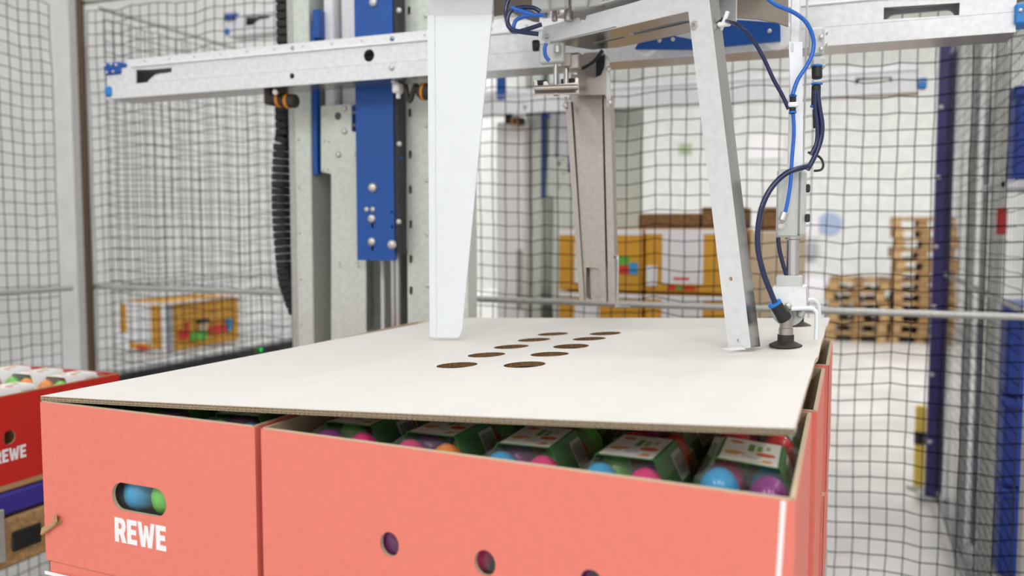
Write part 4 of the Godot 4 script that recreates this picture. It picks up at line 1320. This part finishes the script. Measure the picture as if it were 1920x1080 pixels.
	for q in [[Vector3(-0.058, 1.873, -1.528), Vector3(-0.057, 1.85, -1.526), 0.0085], [Vector3(-0.058, 1.839, -1.525), Vector3(-0.058, 1.805, -1.523), 0.0075], [Vector3(-0.059, 1.799, -1.522), Vector3(-0.057, 1.768, -1.52), 0.0042]]:
		s = Shape.new()
		s.rod(q[0], q[1], q[2], 14)
		obj("hose_connector", s, M.black, t)
	for q in [Vector3(-0.058, 1.873, -1.528), Vector3(-0.057, 1.843, -1.526), Vector3(-0.058, 1.806, -1.523)]:
		s = Shape.new()
		s.rod(q, q - Vector3(0, 0.003, 0), 0.0092, 14)
		obj("blue_collar", s, M.collar_blue, t)
	s = Shape.new()
	s.rod(Vector3(-0.101, 1.628, -1.482), Vector3(-0.105, 1.614, -1.479), 0.0065, 10)
	s.lathe([Vector2(0, 0), Vector2(0.0075, 0), Vector2(0.0075, 0.004), Vector2(0.004, 0.006), Vector2(0, 0.006)], Vector3(-0.107, 1.605, -1.488), Vector3(0, 0, 1), 14)
	obj("speed_valve", s, M.bolt, t)

func hose(t: Node3D, pts: Array, r: float, m: Material) -> void:
	var s := Shape.new()
	s.tube(pts, r, 10, 8)
	obj("air_hose", s, m, t)


# ---------------------------------------------------------------- fences with nets
func netting(o: Vector3, u: Vector3, w: Vector3, nu: int, nw: int, sag: float, sd: int, r := 0.002) -> Shape:
	var f := FastNoiseLite.new()
	f.seed = sd
	f.frequency = 0.09
	f.fractal_octaves = 2
	var out := u.cross(w).normalized()
	var up := w.normalized()
	var along := u.normalized()
	var s := Shape.new()
	var grid := []
	for i in nu + 1:
		var col := PackedVector3Array()
		for j in nw + 1:
			var p := o + u * i + w * j
			p += out * f.get_noise_2d(i * 1.0, j * 0.35) * 0.007
			p += up * (f.get_noise_2d(i * 2.6 + 70, j * 0.3) * sag * 0.8 + f.get_noise_2d(i * 9.0, j * 9.0 + 300) * 0.002)
			p += along * (f.get_noise_2d(i * 0.5 + 200, j * 1.2) * sag * 0.25 + f.get_noise_2d(i * 9.0 + 500, j * 9.0) * 0.002)
			col.append(p)
		grid.append(col)
	for i in nu + 1:
		for j in nw + 1:
			if i < nu: cord(s, grid[i][j], grid[i + 1][j], up, out, r)
			if j < nw: cord(s, grid[i][j], grid[i][j + 1], along, out, r)
	return s

func cord(s: Shape, a: Vector3, b: Vector3, x: Vector3, y: Vector3, r: float) -> void:
	var e := [x * r, (x * -0.5 + y * 0.866) * r, (x * -0.5 - y * 0.866) * r]
	for k in 3:
		var p: Vector3 = e[k]
		var q: Vector3 = e[(k + 1) % 3]
		var m := (p + q).normalized()
		s.tri_n(a + p, b + p, b + q, m, m, m)
		s.tri_n(a + p, b + q, a + q, m, m, m)

func fence(label: String, o: Vector3, dir: Vector3, length: float, posts: Array, sag: float, sd: int, post_mat: Material, r := 0.002, wide := 0.055) -> void:
	var t := thing("safety_fence", label, "safety fence", o)
	var n := int(length / 0.05)
	var net := obj("netting", netting(o + Vector3(0, 0.06, 0) + dir * 0.03, dir * 0.05, Vector3(0, 0.05, 0), n - 1, 50, sag, sd, r), M.net, t)
	net.set_meta("kind", "stuff")
	for y in [0.06, 1.342, 2.6]:
		var s := Shape.new()
		var side := dir.cross(Vector3.UP) * 0.016
		s.rod(o + side + Vector3(0, y, 0), o + side + dir * length + Vector3(0, y, 0), 0.011)
		obj("rail", s, M.post, t)
	for d in posts:
		var s := Shape.new()
		s.box(o + dir * d + dir.cross(Vector3.UP) * 0.03 + Vector3(0, 1.32, 0), Vector3(wide, 2.64, wide), 0.006)
		obj("post", s, post_mat, t)

func fences() -> void:
	var hs := thing("shade_strip", "dark brown strip painting the shade on the right side of the left corner post", "strip", Vector3(-3.155, 0, -2.86))  # bar added to paint the shaded side of the grey post
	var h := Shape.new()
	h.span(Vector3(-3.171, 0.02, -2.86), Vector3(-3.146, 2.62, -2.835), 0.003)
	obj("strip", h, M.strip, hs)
	fence("rear net fence of the work cell with grey rail across the picture", Vector3(-3.2, 0, -2.9), Vector3(1, 0, 0), 5.2, [0.0, 3.9], 0.02, 4, M.post)
	fence("left net fence beside the neighbouring red box pile", Vector3(-3.2, 0, -0.6), Vector3(0, 0, -1), 2.18, [0.2], 0.014, 9, M.post)
	fence("left net fence of the next cell behind the corner post", Vector3(-3.2, 0, -2.98), Vector3(0, 0, -1), 3.2, [3.2], 0.014, 14, M.post)
	fence("right net fence receding behind the rear fence to a violet post", Vector3(0.5, 0, -2.98), Vector3(0, 0, -1), 2.5, [0.02, 0.86, 1.55], 0.008, 19, M.post, 0.0014, 0.034)
	var p := thing("gate_post", "violet gate post at the far end of the right net fence", "post", Vector3(0.5, 0, -5.56))
	var s := Shape.new()
	s.span(Vector3(0.455, 0, -5.61), Vector3(0.545, 2.72, -5.52), 0.008)
	obj("post", s, M.purple, p)
	for y in [0.35, 0.75, 1.15, 1.5, 1.9, 2.3]: bolt(p, Vector3(0.47, y, -5.52), 0.012)
	s = Shape.new()
	s.span(Vector3(0.42, 0, -5.65), Vector3(0.58, 0.02, -5.48), 0.004)
	obj("foot_plate", s, M.post, p)


# ---------------------------------------------------------------- pile at the left edge
func neighbour_pile() -> void:
	var hi := Vector3(-1.885, 1.2, -1.79)
	var b := thing("display_box", "deep red display box at the left edge of the picture", "cardboard box", Vector3(-2.1, 0.965, -1.5))
	var s := Shape.new()
	var hole := disc(Vector3(-1.885, 1.096, -1.451), 0.017, Vector3(0, 0, 1), Vector3.UP, 20)
	s.plate([Vector3(-1.886, 0.97, -1.1), Vector3(-1.886, 0.97, -1.79), Vector3(-1.886, 1.2, -1.79), Vector3(-1.886, 1.2, -1.1)], 0.005, Vector3.RIGHT, [hole])
	var p := obj("panel", s, M.kraft, b)
	s = Shape.new()
	s.plate([Vector3(-1.885, 0.983, -1.1), Vector3(-1.885, 0.983, -1.79), Vector3(-1.885, 1.198, -1.79), Vector3(-1.885, 1.198, -1.1)], 0.001, Vector3.RIGHT, [hole])
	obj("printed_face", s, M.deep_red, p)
	s = Shape.new()
	s.span(Vector3(-2.3, 0.97, -1.79), Vector3(-1.891, 1.2, -1.785))
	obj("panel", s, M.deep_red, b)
	s = Shape.new()
	s.span(Vector3(-2.3, 0.97, -1.785), Vector3(-2.295, 1.2, -1.1))
	s.span(Vector3(-2.3, 0.97, -1.1), Vector3(-1.891, 1.2, -1.095))
	s.span(Vector3(-2.29, 0.965, -1.785), Vector3(-1.891, 0.97, -1.1))
	obj("panel", s, M.kraft, b)
	lettering("REWE", Vector3(-1.884, 1.054, -1.451), 0.085, 0.032, b, PI / 2)
	for k in 9:
		var x: float = [-1.95, -2.075, -2.2][k % 3]
		var z: float = [-1.69, -1.5, -1.31][k / 3]
		egg_pack("egg pack with white label on top of the red box, " + ["right", "middle", "left"][k % 3] + " of its " + ["far", "middle", "near"][k / 3] + " row", Vector3(x, 1.138, z), 0.0, [["orange", "green"], ["green", "orange"], ["orange", "red"]][(k + k / 3) % 3], true, 0.0, k != 4)
		var r := thing("card_riser", "kraft card riser inside the red box, " + ["right", "middle", "left"][k % 3] + " of its " + ["far", "middle", "near"][k / 3] + " row", "card insert", Vector3(x, 0.972, z))
		s = Shape.new()
		s.span(Vector3(x - 0.05, 0.972, z + 0.05), Vector3(x + 0.05, 1.137, z + 0.053))
		s.span(Vector3(x - 0.05, 0.972, z - 0.053), Vector3(x + 0.05, 1.137, z - 0.05))
		obj("card", s, M.kraft, r)
	var tr := thing("plastic_tray", "violet plastic tray under the red box at the left edge", "tray", Vector3(-2.1, 0.905, -1.45))
	s = Shape.new()
	s.span(Vector3(-2.36, 0.905, -1.86), Vector3(-1.884, 0.963, -1.0), 0.008)
	obj("tray_body", s, M.tray_violet, tr)
	s = Shape.new()
	for k in 4: s.tube([Vector3(-1.883, 0.925, -1.56 - k * 0.022), Vector3(-1.883, 0.945, -1.566 - k * 0.022), Vector3(-1.883, 0.932, -1.577 - k * 0.022)], 0.0015, 6)
	obj("emblem", s, M.print_white, tr)
	var cv := thing("side_conveyor", "low conveyor of kraft-coloured beams and steel brackets under the violet tray", "conveyor", Vector3(-2.1, 0, -1.4))
	s = Shape.new()
	s.span(Vector3(-1.93, 0.78, -2.3), Vector3(-1.88, 0.9, -0.5), 0.006)
	obj("side_beam", s, M.wood, cv)
	s = Shape.new()
	s.span(Vector3(-2.4, 0.78, -2.3), Vector3(-2.35, 0.9, -0.5), 0.006)
	obj("side_beam", s, M.wood, cv)
	for z in [-1.9, -1.39]:
		s = Shape.new()
		s.span(Vector3(-1.88, 0.8, z - 0.03), Vector3(-1.87, 0.93, z + 0.03), 0.003)
		obj("bracket", s, M.post, cv)
		s = Shape.new()
		s.span(Vector3(-1.88, 0.815, z - 0.13), Vector3(-1.873, 0.865, z - 0.05), 0.006)
		obj("socket", s, M.black, cv)
	for k in 12:
		s = Shape.new()
		s.rod(Vector3(-2.35, 0.875, -2.2 + k * 0.15), Vector3(-1.93, 0.875, -2.2 + k * 0.15), 0.028)
		obj("roller", s, M.steel, cv)
	for x in [-1.905, -2.375]:
		for z in [-2.2, -0.6]:
			s = Shape.new()
			s.span(Vector3(x - 0.022, 0, z - 0.03), Vector3(x + 0.022, 0.78, z + 0.03), 0.004)
			obj("leg", s, M.post, cv)


# ---------------------------------------------------------------- behind the fences
func carton(label: String, lo: Vector3, size: Vector3, prints: Array, m: Material, group := "") -> Node3D:
	var t := thing("carton", label, "carton", lo + Vector3(size.x / 2, 0, size.z / 2), group)
	var s := Shape.new()
	s.span(lo, lo + size, 0.006)
	obj("body", s, m, t)
	var lift := 0.0
	for p in prints: # [face, u0, v0, u1, v1, material]
		s = Shape.new()
		lift += 0.0012
		if p[0] == "front": s.span(lo + Vector3(size.x * p[1], size.y * p[2], size.z - 0.001), lo + Vector3(size.x * p[3], size.y * p[4], size.z + lift))
		else: s.span(lo + Vector3(size.x - 0.001, size.y * p[2], size.z * (1 - p[1])), lo + Vector3(size.x + lift, size.y * p[4], size.z * (1 - p[3])))
		obj("printed_panel", s, M[p[5]], t)
	return t

func background() -> void:
	var s: Shape
	# yellow carton on the conveyor at the left
	var cv := thing("conveyor", "dark belt conveyor behind the left net carrying a yellow carton", "conveyor", Vector3(-3.6, 0, -4.2))
	s = Shape.new()
	s.span(Vector3(-4.0, 0.86, -5.6), Vector3(-3.27, 0.93, -3.05), 0.01)
	obj("belt_bed", s, M.cast, cv)
	s = Shape.new()
	s.span(Vector3(-3.265, 0.66, -5.6), Vector3(-3.245, 0.9, -3.05), 0.004)
	obj("side_skirt", s, M.black, cv)
	for z in [-5.4, -3.2]:
		for x in [-3.95, -3.32]:
			s = Shape.new()
			s.span(Vector3(x - 0.03, 0, z - 0.03), Vector3(x + 0.03, 0.86, z + 0.03), 0.004)
			obj("leg", s, M.post, cv)
	s = Shape.new()
	s.lathe([Vector2(0, 0), Vector2(0.008, 0), Vector2(0.008, 0.003), Vector2(0.005, 0.006), Vector2(0, 0.007)], Vector3(-3.245, 0.885, -4.15), Vector3.RIGHT, 12)
	obj("status_light", s, M.led_green, cv)
	var gl := OmniLight3D.new()
	gl.name = "green_glow"
	gl.position = Vector3(-3.23, 0.885, -4.15) - cv.position
	gl.light_color = Color(0.05, 0.9, 0.35)
	gl.light_energy = 0.001
	gl.light_size = 0.01
	gl.omni_range = 20.0
	gl.omni_attenuation = 2.0
	gl.shadow_enabled = true
	cv.add_child(gl)
	carton("yellow and white carton with colourful print on the left conveyor", Vector3(-3.79, 0.931, -4.2), Vector3(0.343, 0.27, 0.6), [
		["front", 0.0, 0.0, 1.0, 1.0, "carton_white"], ["front", 0.06, 0.35, 0.2, 0.95, "carton_yellow"], ["front", 0.72, 0.05, 0.92, 0.95, "carton_yellow"], ["front", 0.25, 0.03, 0.7, 0.16, "carton_yellow"], ["front", 0.4, 0.02, 0.62, 0.1, "red_print"],
		["side", 0.0, 0.02, 0.08, 0.98, "grey_print"], ["side", 0.0, 0.96, 1.0, 1.0, "carton_white"], ["side", 0.16, 0.2, 0.19, 0.42, "red_print"], ["side", 0.2, 0.2, 0.23, 0.36, "red_print"], ["side", 0.24, 0.22, 0.27, 0.56, "red_print"], ["side", 0.3, 0.14, 0.52, 0.32, "green_print"], ["side", 0.55, 0.22, 0.78, 0.4, "red_print"], ["side", 0.8, 0.24, 0.87, 0.5, "blue_print"], ["side", 0.42, 0.34, 0.52, 0.5, "kraft_pale"], ["side", 0.4, 0.5, 0.53, 0.58, "black"]], M.carton_yellow)
	# stacked yellow cartons in the middle
	var rows := [1.333, 1.055]
	var word := ["top row", "bottom row"]
	for k in 2:
		var y: float = rows[k]
		carton("yellow carton with green and red print, left in the %s of the stack" % word[k], Vector3(-1.198, y, -3.963), Vector3(0.375, 0.269, 0.363), [
			["front", 0.0, 0.9, 1.0, 0.99, "carton_white"], ["front", 0.62, 0.42, 0.85, 0.56, "green_print"], ["front", 0.62, 0.28, 0.85, 0.42, "red_print"], ["front", 0.85, 0.28, 0.95, 0.46, "blue_print"], ["front", 0.2, 0.1, 0.5, 0.8, "carton_white"]], M.carton_yellow)
		carton("yellow carton with a large white panel, right in the %s of the stack" % word[k], Vector3(-0.811, y, -3.963), Vector3(0.411, 0.269, 0.363), [
			["front", 0.0, 0.92, 1.0, 0.99, "carton_white"], ["front", 0.18, 0.14, 0.6, 0.98, "carton_white"], ["front", 0.3, 0.2, 0.46, 0.24, "red_print"], ["front", 0.24, 0.04, 0.52, 0.11, "red_print"], ["front", 0.33, 0.05, 0.4, 0.1, "green_print"], ["front", 0.02, 0.1, 0.13, 0.42, "carton_white"]], M.carton_yellow)
	carton("plain beige carton standing right of the yellow carton stack", Vector3(-0.387, 1.055, -4.023), Vector3(0.206, 0.536, 0.363), [["front", 0.3, 0.6, 0.4, 0.63, "wood_dark"], ["front", 0.7, 0.63, 0.78, 0.68, "wood_dark"]], M.kraft_pale)
	carton("low brown carton lying on top of the yellow stack, left one", Vector3(-0.859, 1.603, -3.913), Vector3(0.265, 0.065, 0.24), [], M.wood_dark)
	carton("brown carton lying on top of the yellow stack, right one", Vector3(-0.587, 1.603, -3.913), Vector3(0.18, 0.09, 0.24), [], M.wood_dark)
	carton("small brown carton on top of the plain beige carton", Vector3(-0.363, 1.593, -3.943), Vector3(0.12, 0.1, 0.18), [], M.wood_dark)
	var tbl := thing("roller_table", "grey table carrying the yellow carton stack behind the rear net fence", "table", Vector3(-0.75, 0, -3.8))
	s = Shape.new()
	s.span(Vector3(-1.24, 1.005, -4.0), Vector3(-0.16, 1.053, -3.58), 0.008)
	obj("table_top", s, M.cast, tbl)
	for x in [-1.2, -0.2]:
		for z in [-3.96, -3.62]:
			s = Shape.new()
			s.span(Vector3(x - 0.025, 0, z - 0.025), Vector3(x + 0.025, 1.005, z + 0.025), 0.004)
			obj("leg", s, M.post, tbl)
	# pallets
	var boards := Shape.new()
	boards.box(Vector3.ZERO, Vector3(0.13, 0.022, 1.2), 0.003)
	var bm := boards.mesh()
	var cr := Shape.new()
	cr.box(Vector3.ZERO, Vector3(0.8, 0.022, 0.145), 0.003)
	var cm := cr.mesh()
	var bk := Shape.new()
	bk.box(Vector3.ZERO, Vector3(0.12, 0.078, 0.145), 0.003)
	var km := bk.mesh()
	var pal := thing("pallet", "wooden pallet in the shorter stack, lowest", "pallet", Vector3(0.12, 0, -13.6), "pallets in the shorter stack")
	for k in 5: place("deck_board", bm, M.wood if k % 2 else M.wood_dark, pal, Vector3(-0.335 + 0.1675 * k, 0.133, 0))
	for k in 3:
		place("cross_board", cm, M.wood, pal, Vector3(0, 0.111, -0.52 + 0.52 * k))
		place("runner", bm, M.wood, pal, Vector3(-0.335 + 0.335 * k, 0.011, 0))
		for j in 3: place("block", km, M.wood_dark if (k + j) % 2 else M.wood, pal, Vector3(-0.335 + 0.335 * j, 0.061, -0.52 + 0.52 * k))
	var nth := ["lowest", "second from the floor", "third from the floor", "fourth from the floor", "fifth from the floor", "sixth from the floor", "seventh from the floor", "eighth from the floor", "ninth from the floor", "tenth from the floor", "eleventh from the floor", "topmost"]
	dice.seed = 7
	for k in range(1, 6):
		dup(pal, "pallet", Vector3(0.12 + dice.randf_range(-0.03, 0.03), 0.148 * k, -13.6), dice.randf_range(-0.02, 0.02), "wooden pallet in the shorter stack, " + (nth[k] if k < 5 else "topmost"), "pallets in the shorter stack")
	for k in 12:
		dup(pal, "pallet", Vector3(0.98 + dice.randf_range(-0.03, 0.03), 0.148 * k, -13.7), dice.randf_range(-0.02, 0.02), "wooden pallet in the taller stack, " + nth[k], "pallets in the taller stack")
	# right edge: blue crates behind the right fence
	for k in 4:
		var y: float = [0.0, 0.42, 0.84, 1.82][k]
		var t := thing("crate", "blue plastic crate behind the right fence, %s" % ["bottom one on the floor", "second from the floor", "third from the floor", "highest one on the shelf"][k], "crate", Vector3(0.9, y, -4.6))
		s = Shape.new()
		s.span(Vector3(0.675, y + 0.002, -4.8), Vector3(1.14, y + 0.4, -4.4), 0.012)
		obj("body", s, M.crate_blue, t)
		s = Shape.new()
		s.span(Vector3(0.66, y + 0.37, -4.82), Vector3(1.155, y + 0.415, -4.38), 0.008)
		obj("rim", s, M.crate_blue, t)
	var sh := thing("shelf", "white shelf frame carrying the highest blue crate at the right edge", "shelf", Vector3(0.9, 0, -4.6))
	s = Shape.new()
	s.span(Vector3(0.61, 1.78, -4.86), Vector3(1.21, 1.818, -4.34), 0.006)
	obj("board", s, M.carton_white, sh)
	for x in [0.625, 1.195]:
		for z in [-4.845, -4.355]:
			s = Shape.new()
			s.span(Vector3(x - 0.015, 0, z - 0.015), Vector3(x + 0.015, 2.4, z + 0.015), 0.003)
			obj("upright", s, M.post, sh)
	var sw := thing("safety_switch", "small red safety switch on the right net fence post", "switch", Vector3(0.5, 1.6, -3.7))
	s = Shape.new()
	s.span(Vector3(0.515, 1.58, -3.69), Vector3(0.545, 1.68, -3.65), 0.004)
	obj("housing", s, M.deep_red, sw)
	var bo := thing("bollard", "short pale yellow bollard beside the foot of the violet gate post", "bollard", Vector3(0.435, 0, -5.75))
	s = Shape.new()
	s.lathe([Vector2(0, 0.02), Vector2(0.032, 0.02), Vector2(0.032, 0.5), Vector2(0.025, 0.52), Vector2(0, 0.525)], Vector3(0.435, 0, -5.75), Vector3.UP, 20)
	obj("tube", s, M.yellow_paint, bo)
	s = Shape.new()
	s.lathe([Vector2(0, 0), Vector2(0.07, 0), Vector2(0.07, 0.02), Vector2(0, 0.021)], Vector3(0.435, 0, -5.75), Vector3.UP, 20)
	obj("foot_plate", s, M.post, bo)
	s = Shape.new()
	s.lathe([Vector2(0, 0.28), Vector2(0.034, 0.28), Vector2(0.034, 0.36), Vector2(0, 0.36)], Vector3(0.435, 0, -5.75), Vector3.UP, 20)
	obj("black_band", s, M.black, bo)
	var cab := thing("wall_cabinet", "large white cabinet against the back wall left of the pallets", "cabinet", Vector3(-0.83, -0.312, -15.266))
	s = Shape.new()
	s.span(Vector3(-1.235, -0.39, -15.746), Vector3(-0.327, 0.774, -15.329), 0.02)
	obj("body", s, M.carton_white, cab)
	s = Shape.new()
	s.span(Vector3(-1.14, -0.216, -14.956), Vector3(-0.767, 0.703, -15.128), 0.006)
	obj("door", s, M.print_white, cab)
	s = Shape.new()
	s.span(Vector3(-0.721, -0.216, -15.122), Vector3(-0.358, 0.703, -15.29), 0.006)
	obj("door", s, M.print_white, cab)
	var sign := thing("round_sign", "pale blue round sign on the back wall above the white cabinet", "sign", Vector3(-0.328, 1.693, -15.97))
	s = Shape.new()
	s.lathe([Vector2(0, 0), Vector2(0.2, 0), Vector2(0.2, 0.012), Vector2(0, 0.013)], Vector3(-0.328, 1.693, -15.99), Vector3(0, 0, 1), 24)
	obj("disc", s, M.pale_blue, sign)
	var nb := thing("notice_board", "pale notice board on the back wall left of the blue round sign", "notice board", Vector3(-0.625, 1.6, -15.97))
	s = Shape.new()
	s.span(Vector3(-0.748, 1.449, -15.995), Vector3(-0.505, 1.749, -15.96), 0.006)
	obj("board", s, M.carton_white, nb)
	var sb := thing("switch_box", "grey switch box on the back wall below the notice board", "switch box", Vector3(-0.634, 1.243, -15.95))
	s = Shape.new()
	s.span(Vector3(-0.731, 1.109, -15.995), Vector3(-0.536, 1.367, -15.85), 0.01)
	obj("housing", s, M.grey_print, sb)
	var es := thing("wall_sign", "small pale green sign on the back wall between gripper finger and leg", "sign", Vector3(-2.875, 3.124, -15.97))
	s = Shape.new()
	s.span(Vector3(-2.976, 2.983, -15.995), Vector3(-2.757, 3.187, -15.96), 0.004)
	obj("panel", s, M.pale_green, es)
	var wp := thing("wall_panel", "bright white panel high on the back wall behind the hoses", "panel", Vector3(-1.433, 3.073, -15.97))
	s = Shape.new()
	s.span(Vector3(-1.745, 2.848, -15.995), Vector3(-1.126, 3.293, -15.94), 0.01)
	obj("panel", s, M.print_white, wp)
